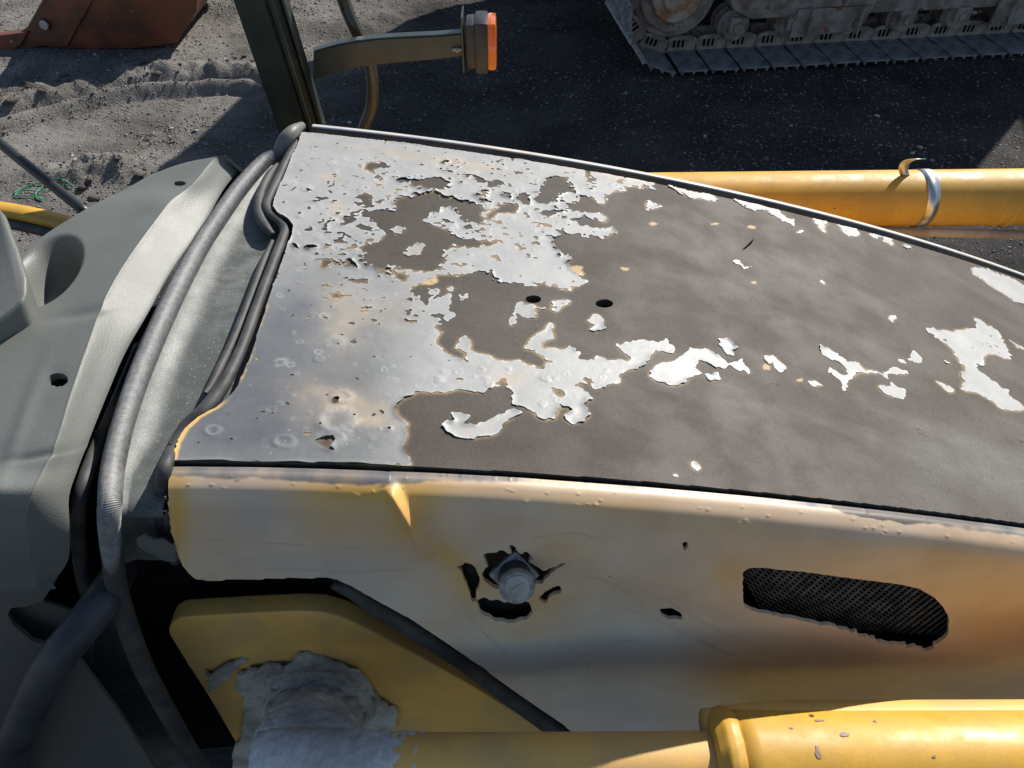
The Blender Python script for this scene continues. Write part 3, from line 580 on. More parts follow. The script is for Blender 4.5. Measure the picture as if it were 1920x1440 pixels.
bm = bmesh.new(); add_prism(bm, [on_panel(x, y, .07) for x, y in ((1350, 1040), (1850, 1090), (1850, 1260), (1350, 1190))], (0, .004, 0)); bm_obj('vent_hollow_shade', bm, M_black, sp)
# expanded-metal grille: zig-zag strands
a0 = on_panel(1395, 1085, .03); a1 = on_panel(1780, 1120, .03); b0 = on_panel(1395, 1175, .03)
ux = (a1-a0).normalized(); uz = (b0-a0).normalized(); nrm = ux.cross(uz).normalized()
bm = bmesh.new(); Wd = (a1-a0).length+.02; Hd = (b0-a0).length+.05
pit = .0140; rows = int(Hd/.0075)
for rI in range(rows):
    z0 = rI*.0075; cols = int(Wd/pit)
    prev = None
    for cI in range(cols*2+1):
        xx = cI*pit/2; zz = z0+(.0037 if (cI % 2) ^ (rI % 2) else -.0037)
        p = a0+ux*(xx-.01+ (z0*.35))+uz*(zz-.005)
        if prev is not None:
            dirv = (p-prev).normalized(); sd_ = dirv.cross(nrm)*.0007
            vs = [prev+sd_+nrm*.001, p+sd_+nrm*.001, p-sd_-nrm*.001, prev-sd_-nrm*.001]
            vv = [bm.verts.new(v) for v in vs]; vb = [bm.verts.new(v+nrm*.0012) for v in vs]
            bm.faces.new(vv); 
            for q_ in range(4): bm.faces.new((vv[q_], vv[(q_+1) % 4], vb[(q_+1) % 4], vb[q_]))
        prev = p
o = bm_obj('mesh_grille', bm, M_mesh, sp, label='black expanded metal grille in the oval vent'); 
# nut and hydraulic plug
ax = on_panel(962, 1075); axd = Vector((.10, -.82, .55)).normalized(); rot = axd.to_track_quat('Z', 'Y').to_matrix().to_4x4()
bm = bmesh.new()
q4 = Matrix.Rotation(math.radians(38), 4, 'Z')
add_box(bm, ax+axd*.004, (.054, .054, .011), rot @ q4, .006)
bm_obj('square_flange', bm, M_steel, sp)
bm = bmesh.new()
add_cyl(bm, ax+axd*.020, .0240, .034, rot, 28, bev=.002); bm_obj('fitting_collar', bm, M_hose, sp); autosmooth(C.objects[-1])
bm = bmesh.new()
add_cyl(bm, ax+axd*.041, .0250, .012, rot, 28, bev=.002); add_cyl(bm, ax+axd*.0375, .0215, .014, rot, 24)
fo = bm_obj('threaded_end', bm, M_steel, sp); autosmooth(fo)
bm = bmesh.new(); add_cyl(bm, ax+axd*.0475, .0180, .0012, rot, 24); add_box(bm, ax+axd*.049, (.018, .005, .002), rot @ Matrix.Rotation(.5, 4, 'Z')); bm_obj('plug', bm, M_mud, sp)

# --- far side panel: only its bright top lip shows
gapf, = (.020,)
prf = np.array([(.032, -.006), (.035, -.002), (.041, -.0022), (.049, -.006), (.056, -.03), (.062, -.08), (.075, -.3), (.085, -.6)])
U2 = np.linspace(-.44, XR, 500); prf = crom(np.c_[prf, np.zeros(len(prf))], 40)[:, :2]
ux_, _ = np.meshgrid(U2, np.arange(40)); fy = Yf(ux_)+prf[:, :1]; fz = hz(ux_)+prf[:, 1:2]
fcol = np.ones(ux_.shape+(3,))*np.array([.50, .50, .48]); fcol = mixc(fcol, sstep(-.012, -.05, fz-hz(ux_)), Y_)
fcol = mixc(fcol, sstep(.1, .5, fbm(ux_, fy, 12, 3, 300)), (.60, .52, .42))
march_obj('side_panel', np.stack([ux_, fy, fz], -1), np.ones(ux_.shape), M_side, mach, thick=.004, color=fcol)
UG, WG = np.meshgrid(U2, np.array([.001, .012, .024, .034])); march_obj('dark_gap_strip', np.stack([UG, Yf(UG)+WG, hz(UG)-.0025-.002*(WG > .02)], -1), np.ones(UG.shape), M_black, mach, thick=.006)  # black strip added in the far gap to stand in for its shade
# dark rubber seal tubes in both hood gaps
for nm, YY, off, rr in (('gap_seal', lambda x: Yf(x)+.012, -.045, .012), ('gap_seal', lambda x: Yn(x)-.006, -.020, .007)):
    tube(nm, [(x, float(YY(x)), float(hz(x))+off) for x in np.linspace(-.44, XR-.02, 16)], rr, M_rub, mach, n=60, sides=10)

# --- rubber seal behind the hood's rear edge
zs = CZ-S
def pz_path(pts): return [PZ(x, y, z) for (x, y, z) in pts]
seal_a = pz_path([(556, 268, zs-.012), (538, 300, zs-.012), (522, 335, zs-.012), (506, 368, zs-.012), (500, 386, zs-.012), (508, 402, zs-.012), (528, 418, zs-.012), (534, 434, zs-.012), (526, 458, zs-.012), (505, 512, zs-.012), (480, 580, zs-.012), (455, 648, zs-.012), (428, 706, zs-.012), (408, 738, zs-.016), (385, 768, zs-.02), (350, 800, zs-.03), (320, 840, zs-.035)])
tube('rubber_seal', seal_a, [.0083]*12+[.009, .010, .0105, .010, .006], M_rub, mach, n=160, sides=18, ex=(1, 1.1))
seal_b = pz_path([(520, 308, zs-.018), (506, 328, zs-.018), (492, 356, zs-.018), (485, 384, zs-.018), (489, 408, zs-.018), (500, 428, zs-.018), (512, 440, zs-.02)])
tube('rubber_seal', seal_b, [.004, .009, .0095, .010, .010, .009, .005], M_rub, mach, n=80, sides=18)
seal_c = pz_path([(511, 452, zs-.022), (494, 492, zs-.024), (470, 556, zs-.024), (442, 628, zs-.024), (412, 692, zs-.024), (394, 726, zs-.024), (384, 738, zs-.02)])
tube('rubber_lip', seal_c, [.004, .007, .0075, .0075, .0075, .006, .003], M_rub, mach, n=80, sides=12)
def pyz(pts): return [PY(x, y, Yv) for (x, y, Yv) in pts]
tube('rubber_seal', [PZ(338, 818, zs-.03), PY(312, 872, .645), PY(302, 930, .63), PY(304, 985, .622), PY(318, 1030, .618), PY(330, 1052, .616)], [.004, .009, .010, .010, .010, .008], M_rub, mach, n=50)
tube('rubber_lip', [PZ(325, 828, zs-.04), PY(300, 885, .655), PY(291, 940, .64), PY(296, 1000, .63), PY(312, 1040, .626)], .006, M_rub, mach, n=50, sides=10)

# --- cowl sheet between the ribbed trim and the seal
tr = [(524, 288), (495, 305), (452, 352), (412, 408), (372, 470), (330, 550), (292, 632), (258, 715), (230, 800), (212, 875)]
trP = pz_path([(x, y, zs-.022) for x, y in tr]) + [PY(206, 945, .598), PY(206, 1000, .586), PY(214, 1070, .578)]
ctr = crom(trP, 200)
cowl = []
for i, p in enumerate(ctr):
    row = []
    for t in np.linspace(0, 1, 46):
        xe = -.36 if p[1] > .72 else (-.36-.10*min(1, (.72-p[1])/.06)); xx = p[0]*(1-t)+xe*t
        dz = -.018*sstep(0, .25, t)
        y_ = p[1]+(.006 if p[2] > zs-.03 else .03*sstep(0, .2, t))
        row.append((xx, y_, p[2]+dz))
    cowl.append(row)
cowl = np.array(cowl); cpx, cpy = proj(cowl[..., 0], cowl[..., 1], cowl[..., 2])
tpar = np.linspace(0, 1, 46)[None, :]; 
cc = np.ones(cowl.shape)*np.array([.085, .094, .088]); cn = fbm(cowl[..., 0], cowl[..., 1], 12, 4, 400); cn2 = fbm(cowl[..., 0]*3, cowl[..., 1]*12, 12, 4, 410)
cc = mixc(cc, np.exp(-((tpar-.14)/.06)**2)*(.6+.35*cn)*sstep(1010, 930, cpy), (.34, .34, .32))
cc = mixc(cc, (.2+.5*cn2)*sstep(700, 500, cpy)*.8, (.27, .27, .25))
cowl_f = (cpy < 1053).astype(float)
march_obj('cowl', cowl, cowl_f, M_cowl, mach, thick=.003, color=cc, label='dusty grey-green cowl sheet beside the ribbed trim')
bm = bmesh.new(); add_prism(bm, [PY(x, y, .590) for x, y in ((255, 1010), (268, 1003), (285, 1012), (305, 1012), (318, 1022), (328, 1028), (330, 1054), (308, 1052), (290, 1040), (272, 1034), (258, 1024))], (0, .003, 0))
bm_obj('chipped_patch', bm, M_plastic, mach, label='pale chipped patch below the end of the rubber seal')
# ribbed trim (herringbone ribs are geometry)
rib = lambda t, a: 1+.10*(np.abs(((t*340+np.abs(np.sin(a*1.0))*1.1) % 1)-.5)*2-.5)+.05*np.cos(2*a)
tube('ribbed_trim', trP, [.012, .016, .0175, .0175, .0175, .0175, .017, .016, .0155, .015, .014, .013], M_trim, mach, n=2400, sides=22, rf=rib, label='ribbed grey rubber edge trim curving along the cowl')
tube('rubber_strip', trP[-2:]+[PY(226, 1130, .57), PY(262, 1235, .55), (PY(300, 1310, .54)), PY(345, 1390, .53), PY(400, 1480, .52)], [.013, .0145, .015, .015, .015, .015], M_rub, mach, n=80)
tube('rubber_strip', [PZ(262, 650, zs-.13), PZ(212, 770, zs-.13), PY(170, 870, .69), PY(148, 950, .63), PY(150, 1050, .62), PY(165, 1120, .61), PY(180, 1180, .61)], .010, M_rub, mach, n=80)
# --- console
rp = [(424, 291), (400, 298), (362, 342), (313, 387), (247, 473), (197, 557), (163, 647), (133, 733), (105, 825), (80, 880), (60, 923), (50, 977), (56, 1040), (70, 1100)]
gp = [(461, 324), (448, 318), (418, 352), (375, 425), (320, 503), (273, 587), (233, 657), (200, 733), (162, 828), (143, 877), (126, 930), (127, 990), (124, 1048), (96, 1092)]
op = [(318, 315), (285, 327), (232, 356), (158, 394), (52, 466), (-20, 570), (-80, 640), (-130, 720), (-160, 800), (-180, 860), (-190, 915), (-190, 975), (-190, 1040), (-190, 1105)]
zr = zs+.03
ctl = []
for i in range(14):
    if i < 9: R_ = PZ(*rp[i], zr); G_ = PZ(*gp[i], zr-.04); O_ = PZ(*op[i], zr-.05+(.015 if i < 4 else 0))
    elif i == 9: R_ = PZ(*rp[i], zr-.004); G_ = PZ(*gp[i], zr-.045); O_ = PZ(*op[i], zr-.05)
    else:
        yv = (.585, .568, .557, .550)[i-10]; R_ = PY(*rp[i], yv); G_ = PY(*gp[i], yv+(.03, .02, .015, .012)[i-10]); O_ = PY(*op[i], yv)
    M1 = O_.lerp(R_, .35)+Vector((0, 0, .004)); M2 = O_.lerp(R_, .75)+Vector((0, 0, .002)); M3 = O_.lerp(R_, .975); R2 = R_.lerp(G_, .05); E_ = G_+Vector((-.003, .0, -.005)); E2 = G_+Vector((-.03, .0, -.014)); E3 = G_+Vector((-.06, .0, -.06))
    ctl.append([tuple(v) for v in (O_, M1, M2, M3, R2, R_.lerp(G_, .5), G_, E_, E2, E3)])
ctl = np.array(ctl); s1 = crom(ctl, 420); s2 = crom(np.swapaxes(s1, 0, 1), 260); s2 = np.swapaxes(s2, 0, 1)
kx, ky = proj(s2[..., 0], s2[..., 1], s2[..., 2])
s2[..., 2] -= .075*sstep(.28, .75, gb(kx, ky, 88, 508, 78, 46, -45))
s2[..., 2] -= .004*gb(kx, ky, 150, 588, 60, 10, -12)
s2[..., 2] += .003*gb(kx, ky, 40, 800, 14, 130, 20)
s2[..., 2] -= .004*gb(kx, ky, 80, 852, 80, 8, -12)
s2[..., 2] += .004*gb(kx, ky, 300, 380, 45, 20, -10)
s2[..., 2] -= .002*gb(kx, ky, 108, 710, 26, 20)
kf = (~pip(kx, ky, ell(337, 344, 12, 4.8))) & (~pip(kx, ky, ell(108, 711, 19, 13)))
u_i = np.arange(260)[None, :]+0*kx
kf = ~((~kf) & (u_i < 200)) & (ky < 1100)
march_obj('console_cover', s2, blur(kf.astype(float), 1), M_plastic, mach, thick=.012, label='grey-green moulded plastic cover with two round holes')
bm = bmesh.new()
pl = [(-170, 900), (60, 930), (90, 990), (118, 1048), (104, 1092), (79, 1127), (50, 1137), (21, 1140), (14, 1152), (24, 1172), (60, 1202), (100, 1214), (150, 1240), (215, 1325), (290, 1440), (330, 1520), (-170, 1560)]
yy = lambda y: .622-(y-900)*.00026
add_prism(bm, [PY(x, y, yy(y)) for x, y in pl], (0, .006, 0), .0)
bmesh.ops.triangulate(bm, faces=[f for f in bm.faces if len(f.verts) > 4])
bm_obj('console_side', bm, M_plasticd, mach, label='shaded grey side of the plastic cover, low left')
bm = bmesh.new(); add_prism(bm, [PY(x, y, .575) for x, y in ((0, 1110), (22, 1138), (80, 1128), (150, 1150), (178, 1180), (170, 1250), (10, 1210))], (0, .004, 0)); bm_obj('recess_floor', bm, M_plasticd, mach)
bm = bmesh.new(); add_prism(bm, [PY(x, y, .60) for x, y in ((178, 1090), (215, 1130), (255, 1260), (360, 1450), (280, 1450), (150, 1225))], (0, .01, 0), .002); bm_obj('rubber_flap', bm, M_rub, mach)
tube('hose', [PY(236, 1040, .67), PY(222, 1075, .62), PY(196, 1120, .565), PY(160, 1168, .53), (PY(100, 1245, .49)), PY(55, 1330, .475), PY(20, 1420, .46), PY(0, 1520, .45)], [.022, .025, .026, .026, .026, .026], M_hose, mach, n=80, label='thick dark blue hose crossing the lower left corner')
# inner dark bulkhead left of the hood
bm = bmesh.new(); add_prism(bm, [Vector(p) for p in ((-.80, .66, 1.50), (-.80, 1.12, 1.50), (-.62, 1.38, 1.50), (-.40, 1.50, 1.50), (-.40, .70, 1.50))], (0, 0, -1.0)); bm_obj('bulkhead', bm, M_black, mach)
# neighbouring panel at the left edge, fender and gas strut
bm = bmesh.new(); add_prism(bm, [PZ(x, y, z) for x, y, z in ((-160, 330, zr+.09), (-10, 378, zr+.075), (12, 405, zr+.055), (33, 462, zr+.045), (50, 518, zr+.035), (49, 545, zr+.03), (42, 564, zr+.025), (0, 606, zr+.005), (-160, 690, zr-.01))], (-.015, -.01, -.12), .008)
o = bm_obj('edge_cover', bm, M_plastic, mach, label='pale grey-green plastic cover at the left edge'); autosmooth(o, 50)
fen = [(-90, 372), (-30, 376), (30, 384), (80, 394), (130, 407), (170, 425)]
fo_ = np.array([[tuple(PZ(x, y-2, 1.58)), tuple(PZ(x-6, y+12, 1.59)), tuple(PZ(x-16, y+24, 1.575)), tuple(PZ(x-20, y+28, 1.555))] for x, y in fen])
a_ = crom(fo_, 60); march_obj('fender', a_, np.ones(a_.shape[:2]), M_yel, mach, thick=.01, label='yellow curved fender edge at the left')
tube('fender_rubber', [PZ(x-24, y+34, 1.56) for x, y in fen], .011, M_rub, mach, n=50)
bm = bmesh.new(); add_prism(bm, [Vector(p) for p in ((-1.8, .7, 1.5), (-1.8, 1.20, 1.5), (-1.15, 1.30, 1.5), (-.80, 1.34, 1.5), (-.80, .70, 1.5))], (0, 0, -.9)); bm_obj('cab_underside', bm, M_black, mach)
tube('gas_strut', [PZ(-60, 215, 1.72), PZ(0, 268, 1.705), PZ(80, 333, 1.68), PZ(166, 402, 1.655)], .0105, M_bpl, mach, n=20, label='slim black rod at the left')

# --- pillar, lamp bracket, marker lamp, grab rail
def loft(name, plan, p0, p1, mt, par, n=10, bev=True, **k):
    bm = bmesh.new(); vs = []
    for t in (0, 1):
        c_ = Vector(p0).lerp(Vector(p1), t); vs.append([bm.verts.new(c_+Vector((x, y, 0))) for x, y in plan])
    m_ = len(plan)
    for i in range(m_): bm.faces.new((vs[0][i], vs[0][(i+1) % m_], vs[1][(i+1) % m_], vs[1][i]))
    bm.faces.new(vs[0][::-1]); bm.faces.new(vs[1])
    bmesh.ops.recalc_face_normals(bm, faces=bm.faces[:])
    if bev: bmesh.ops.bevel(bm, geom=[e for e in bm.edges if abs((e.verts[0].co-e.verts[1].co).z) > .1], offset=.004, segments=3, affect='EDGES')
    o = bm_obj(name, bm, mt, par, **k); autosmooth(o, 35); return o
Yp = 1.86
b0_ = PY(556, 232, Yp); t0_ = PY(480, 0, Yp); dirp = (t0_-b0_); b1_ = b0_-dirp*.5; t1_ = b0_+dirp*2.6
loft('pillar', [(-.046, -.018), (.028, -.018), (.028, .034), (-.046, .034)], b1_, t1_, M_post, mach, label='dark green cab pillar at the rear corner of the hood')
loft('pillar_channel', [(.028, -.006), (.034, -.024), (.046, -.024), (.052, -.006), (.058, .0), (.058, .034), (.028, .034)], b1_, t1_, M_post, mach)
loft('pillar_flange', [(.060, -.012), (.066, -.012), (.066, .034), (.060, .034)], b1_, t1_, M_post, mach)
arm = [(588, 118), (640, 104), (700, 95), (760, 91), (820, 88), (866, 84)]
top = [PY(x, y-22-(0 if i else 0), Yp) for i, (x, y) in enumerate(arm)]; bot = [PY(x, y+22+10*(1-i/5), Yp) for i, (x, y) in enumerate(arm)]
bm = bmesh.new(); rows_ = []
tP = crom(top, 24); bP = crom(bot, 24)
for a, b_ in zip(tP, bP):
    rows_.append([bm.verts.new(v) for v in (Vector(a), Vector(a)+Vector((0, .032, .0)), Vector(b_)+Vector((0, .032, 0)), Vector(b_))])
for i in range(23):
    for j in range(4): bm.faces.new((rows_[i][j], rows_[i][(j+1) % 4], rows_[i+1][(j+1) % 4], rows_[i+1][j]))
bm.faces.new(rows_[0]); bm.faces.new(rows_[-1][::-1]); bmesh.ops.recalc_face_normals(bm, faces=bm.faces[:])
bmesh.ops.bevel(bm, geom=[e for e in bm.edges if abs((e.verts[0].co-e.verts[1].co).normalized().x) > .8], offset=.004, segments=3, affect='EDGES')
o = bm_obj('lamp_arm', bm, M_post, mach, label='curved dark green arm carrying the amber lamp'); autosmooth(o, 35)
lc = PY(869, 78, Yp+.015); 
bm = bmesh.new(); add_box(bm, lc+Vector((0, .0, .004)), (.004, .075, .128), None, .001); bm_obj('lamp_plate', bm, M_post, mach)
lamp_c = PY(893, 78, Yp+.015)
bm = bmesh.new(); add_box(bm, lamp_c+Vector((-.009, 0, .0)), (.030, .074, .104), None, .009); add_box(bm, lamp_c+Vector((.013, 0, -.002)), (.030, .086, .118), None, .006)
lampo = bm_obj('marker_lamp', bm, M_bpl, mach, label='black marker lamp on the end of the arm'); autosmooth(lampo)
bm = bmesh.new(); add_box(bm, lamp_c+Vector((.037, 0, 0)), (.023, .078, .110), None, .009); lo = bm_obj('lens', bm, M_lens, lampo, label='amber lens'); autosmooth(lo)
bm = bmesh.new()
for dz in (-.001,):
    add_cyl(bm, PY(860, 93, Yp-.004)+Vector((-.004, 0, 0)), .004, .022, 'X', 10); add_cyl(bm, PY(858, 93, Yp-.004), .0065, .006, 'X', 6)
bm_obj('bolt', bm, M_steel, mach)
tube('grab_rail', [PY(618, -90, 1.98), PY(644, 0, 1.98), PY(664, 50, 1.97), PY(688, 100, 1.97), PY(698, 150, 1.96), PY(696, 200, 1.95), PY(682, 240, 1.94), PY(668, 290, 1.93)], .0155, mat('bronze_dark_tube', (.050, .046, .038), (.035, .032, .026), 10, .25, metal=.2), mach, n=60, label='bent tubular grab rail behind the lamp arm')
tube('pipe_elbow', [PZ(566, 236, zs+.0), PZ(549, 247, zs+.012), PZ(535, 265, zs+.0), PZ(527, 290, zs-.03), PZ(522, 320, zs-.09)], [.009, .014, .017, .018, .018], M_plastic, mach, n=40, label='short grey pipe elbow beside the pillar foot')

# --- lift cylinders on both sides
Xa = (PY(1350, 1400, .42)).x
cyl_n = tube('lift_cylinder', [(Xa+.02, .405, 1.302), (Xa+.6, .405, 1.306), (2.1, .405, 1.315)], .078, M_yel, mach, n=40, sides=64, label='thick yellow lift cylinder, sunlit, at the bottom right')
tube('weld_collar', [(Xa-.012, .405, 1.304), (Xa+.002, .405, 1.304), (Xa+.012, .405, 1.304), (Xa+.024, .405, 1.304)], [.066, .080, .0815, .078], M_yel, cyl_n, n=14, sides=64, rf=lambda t, a: 1+.012*np.sin(a*9)+.01*np.sin(a*17+3*t))
tube('cylinder_rod', [(-.35, .405, 1.305), (0, .405, 1.306), (Xa, .405, 1.312)], .045, M_yeld, cyl_n, n=40, sides=40, label='thinner shaded yellow tube behind the weld collar')
tube('cylinder_body', [(Xa-.015, .46, 1.316), (Xa+.6, .46, 1.320), (1.3, .46, 1.327), (1.9, .46, 1.334)], [.022, .03]+[.034]*28, M_yeld, cyl_n, n=60, sides=32)
def tube_chip(name, x0, a0, rx, ra, rad, cy, cz, mt, par, n=14, sd=1):
    r_ = random.Random(sd); V = []
    for k_ in range(n):
        a = k_/n*6.283; q_ = .6+.6*r_.random(); aa = a0+ra*q_*math.sin(a); V.append(Vector((x0+rx*q_*math.cos(a), cy-rad*math.sin(aa), cz+rad*math.cos(aa)+.0075*(x0-Xa))))
    bm = bmesh.new(); vs = [bm.verts.new(v) for v in V]; bm.faces.new(vs); bm_obj(name, bm, mt, par)
M_chip = mat('chip_primer', (.30, .20, .17), (.22, .15, .13), 30, .6)
for k_, (x_, y_, rx_, ra_) in enumerate(((1578, 1378, .007, .05), (1528, 1412, .004, .12), (1536, 1350, .007, .03), (1640, 1352, .003, .03), (1750, 1420, .003, .03), (1483, 1366, .003, .02))):
    # find the point of the tube seen at this pixel
    best = min(((abs(proj(x0, .405-.078*math.sin(a), 1.303+.078*math.cos(a))[0]-x_)+abs(proj(x0, .405-.078*math.sin(a), 1.303+.078*math.cos(a))[1]-y_)), x0, a) for x0 in np.linspace(.3, 1.0, 80) for a in np.linspace(-.6, 1.2, 80))
    tube_chip('paint_chip', best[1], best[2], rx_, ra_, .0787, .405, 1.302, M_chip, cyl_n, sd=k_)
pa, pb = PY(1120, 378, 1.88), PY(1960, 369, 1.88)
cyl_f = tube('lift_cylinder', [pa+(pa-pb)*.4, pa, pb, pb+(pb-pa)*.4], .0765, M_yel, mach, n=30, sides=64, label='yellow lift cylinder beyond the hood, with a steel clamp')
cx_ = pa.lerp(pb, (PY(1722, 372, 1.88).x-pa.x)/(pb.x-pa.x))
axv = (pb-pa).normalized(); 
clp = bmesh.new(); 
ring = []
for i, a in enumerate(np.linspace(-2.2, 3.3, 48)):
    n_ = Vector((0, -math.cos(a), math.sin(a))); tilt = axv*(.003*math.cos(a))
    ring.append([clp.verts.new(cx_+tilt+axv*dx+n_*(rr)) for dx, rr in ((-.016, .0785), (.016, .0785), (.016, .0765), (-.016, .0765))])
for i in range(47):
    for j in range(4): clp.faces.new((ring[i][j], ring[i][(j+1) % 4], ring[i+1][(j+1) % 4], ring[i+1][j]))
bmesh.ops.recalc_face_normals(clp, faces=clp.faces[:]); bm_obj('hose_clamp', clp, M_stain, cyl_f, smooth=True, label='stainless band clamp round the far cylinder')
bm = bmesh.new(); tb = [PY(x, y, Yv) for x, y, Yv in ((1697, 330, 1.87), (1694, 318, 1.87), (1697, 307, 1.87), (1707, 300, 1.865), (1728, 298, 1.86))]
tbc = crom(tb, 20); prev = None
for p in tbc:
    v_ = [bm.verts.new(Vector(p)+Vector((s__*.013, 0, 0))) for s__ in (-1, 1)]
    if prev: bm.faces.new((prev[0], prev[1], v_[1], v_[0]))
    prev = v_
o = bm_obj('clamp_tail', bm, M_stain, cyl_f, smooth=True); md = o.modifiers.new('t', 'SOLIDIFY'); md.thickness = .001
tube('hydraulic_pipe', [PY(1350, 424, 1.82), PY(1600, 432, 1.82), PY(1800, 437, 1.82), PY(2000, 443, 1.82), PY(2200, 449, 1.82)], .0125, M_pipe, mach, n=20, sides=16, label='thin dusty pipe under the far cylinder')
for x_ in (1862, 1884):
    c_ = PY(x_, 372, 1.88); tube('joint_ring', [c_-axv*.0015, c_+axv*.0015], .0772, M_yeld, cyl_f, n=3, sides=48)

# --- mounting plate with dried grease
Yq = .62
plp = [(318, 1192), (316, 1180), (322, 1168), (335, 1160), (350, 1158), (450, 1152), (560, 1147), (605, 1149), (645, 1160), (700, 1186), (800, 1240), (900, 1296), (1000, 1358), (1080, 1415), (1180, 1500), (500, 1560), (440, 1390), (390, 1305), (352, 1247)]
bm = bmesh.new(); add_prism(bm, [PY(x, y, Yq) for x, y in plp], (0, .035, 0), .004)
o = bm_obj('mounting_plate', bm, M_yeld, mach, label='dusty yellow plate under the side panel, caked with grease'); autosmooth(o, 50)
plate = o
bm = bmesh.new(); add_prism(bm, [PY(x, y, .70) for x, y in ((375, 1100), (390, 1085), (640, 1085), (760, 1150), (700, 1200), (370, 1180))], (0, .03, 0), .004); bm_obj('inner_bracket', bm, M_yeld, mach)
tube('edge_rubber', [on_panel(x, y, .012) for x, y in ((470, 1085), (560, 1083), (610, 1081))], .011, M_rub, mach, n=20)
tube('edge_rubber', [PY(x, y+9, Yv) for x, y, Yv in ((628, 1084, .60), (665, 1101, .60), (720, 1136, .598), (800, 1184, .595), (880, 1237, .592), (950, 1290, .588), (1020, 1342, .584), (1090, 1398, .58), (1160, 1460, .575))], [.010, .014, .016, .017, .018, .018, .018], M_rub, mach, n=60, label='black rubber strip along the curved lower edge of the panel')
def lumpy(name, P, amp, f, mt, par, nrm_v, fld_, seed, **k):
    n_ = fbm(P[..., 0], P[..., 2]+P[..., 1], f, 5, seed)
    return march_obj(name, P+np.array(nrm_v)*(amp*(1+n_)[..., None]), fld_, mt, par, thick=.006, n_down=(0, 1, 0), **k)
def px_sheet(x0, x1, y0, y1, nx_, ny_, Yv):
    gx_, gy_ = np.meshgrid(np.linspace(x0, x1, nx_), np.linspace(y0, y1, ny_)); v_ = (720-gy_)/F; dy_ = cp+v_*sp_; t_ = Yv/dy_
    return np.stack([(gx_-960)/F*t_, Yv+0*gx_, CZ+t_*(-sp_+v_*cp)], -1), gx_, gy_
P_, gx_, gy_ = px_sheet(360, 780, 1200, 1450, 280, 200, Yq-.002)
nz = 10*fbm(gx_, gy_, .03, 4, 500)
mk = pip(gx_+nz, gy_+nz, [(432, 1440), (455, 1370), (462, 1300), (440, 1285), (450, 1255), (500, 1240), (540, 1240), (560, 1222), (600, 1228), (640, 1240), (670, 1250), (700, 1285), (715, 1310), (745, 1325), (735, 1350), (700, 1380), (690, 1440)]) | pip(gx_+nz, gy_+nz, [(385, 1255), (430, 1238), (470, 1232), (440, 1250), (400, 1280), (392, 1290)])
lumpy('caked_grease', P_, .009, 38, M_mud, plate, (0, -1, .3), blur(mk.astype(float), 1), 510, label='grey dried grease stuck to the plate')
def ring_mud(name, c, R, r_, axis, mt, seed, amp=.25, par=None):
    nU, nV = 120, 36; u = np.linspace(0, 2*np.pi, nU, endpoint=False)[:, None]; v = np.linspace(0, 2*np.pi, nV, endpoint=False)[None, :]
    n_ = fbm(np.cos(u)*3+np.cos(v)*.8, np.sin(u)*3+np.sin(v)*.8, 1.6, 4, seed)
    rr = r_*(1+amp*n_*2); d1, d2 = Vector(axis).orthogonal().normalized(), None; ax_ = Vector(axis).normalized(); d2 = ax_.cross(d1)
    A = np.array(d1); B = np.array(d2); Ax = np.array(ax_)
    rad = (R+rr*np.cos(v)); P = np.array(c)+rad[..., None]*(np.cos(u)[..., None]*A+np.sin(u)[..., None]*B)+(rr*np.sin(v))[..., None]*Ax
    i = np.arange(nU)[:, None]; j = np.arange(nV)[None, :]; q = np.stack([i*nV+j, ((i+1) % nU)*nV+j, ((i+1) % nU)*nV+(j+1) % nV, i*nV+(j+1) % nV], -1).reshape(-1, 4)
    return link(name, np_mesh(name, P.reshape(-1, 3), np.full(len(q), 4), q.ravel()), mt, par)
def blob(name, c, rx, ry, rz, mt, seed, par, amp=.12, seg=120):
    u = np.linspace(0, 2*np.pi, seg, endpoint=False)[:, None]; v = np.linspace(.01, np.pi-.01, seg//2)[None, :]
    x = np.sin(v)*np.cos(u); y = np.sin(v)*np.sin(u); z = np.cos(v)+0*u
    n_ = fbm(x*2+z, y*2-z*.7, 1.7, 5, seed)+.35*np.abs(fbm(x+z*.5, y+z*.4, 5, 3, seed+9)); n_ = 1+amp*n_
    P = np.stack([c[0]+rx*x*n_, c[1]+ry*y*n_, c[2]+rz*z*n_], -1); nV = seg//2
    i = np.arange(seg)[:, None]; j = np.arange(nV-1)[None, :]; q = np.stack([i*nV+j, i*nV+j+1, ((i+1) % seg)*nV+j+1, ((i+1) % seg)*nV+j], -1).reshape(-1, 4)
    return link(name, np_mesh(name, P.reshape(-1, 3), np.full(len(q), 4), q.ravel()), mt, par)
def ringc(x, y, Yv, R_): p = PY(x, y, Yv); return (p.x, Yv, p.z-R_)
ring_mud('grease_collar', ringc(585, 1290, .60, .088), .082, .022, (0.05, -1, .1), M_mud, 520, .22, plate)
ring_mud('grease_collar', ringc(578, 1312, .573, .075), .070, .019, (0.05, -1, .1), M_mud, 530, .22, plate)
b_ = PY(560, 1345, .50); blob('ball_joint', (b_.x, .485, b_.z-.085), .088, .085, .078, M_mudl, 540, plate, amp=.10, seg=160)
tube('mud_sleeve', [(-.37, .40, 1.305), (-.30, .405, 1.305), (-.22, .405, 1.305), (-.15, .405, 1.303), (-.10, .405, 1.302)], [.052, .054, .050, .048, .047, .042], M_mudl, cyl_n, n=140, sides=64, rf=lambda t, a: 1+.09*fbm(t*6+0*a, np.cos(a)*1.5+t*0, 2.2, 4, 560)+.05*fbm(t*20, np.sin(a)*3+0*t, 2, 3, 570), label='cracked pale mud caked on the end of the thin tube')
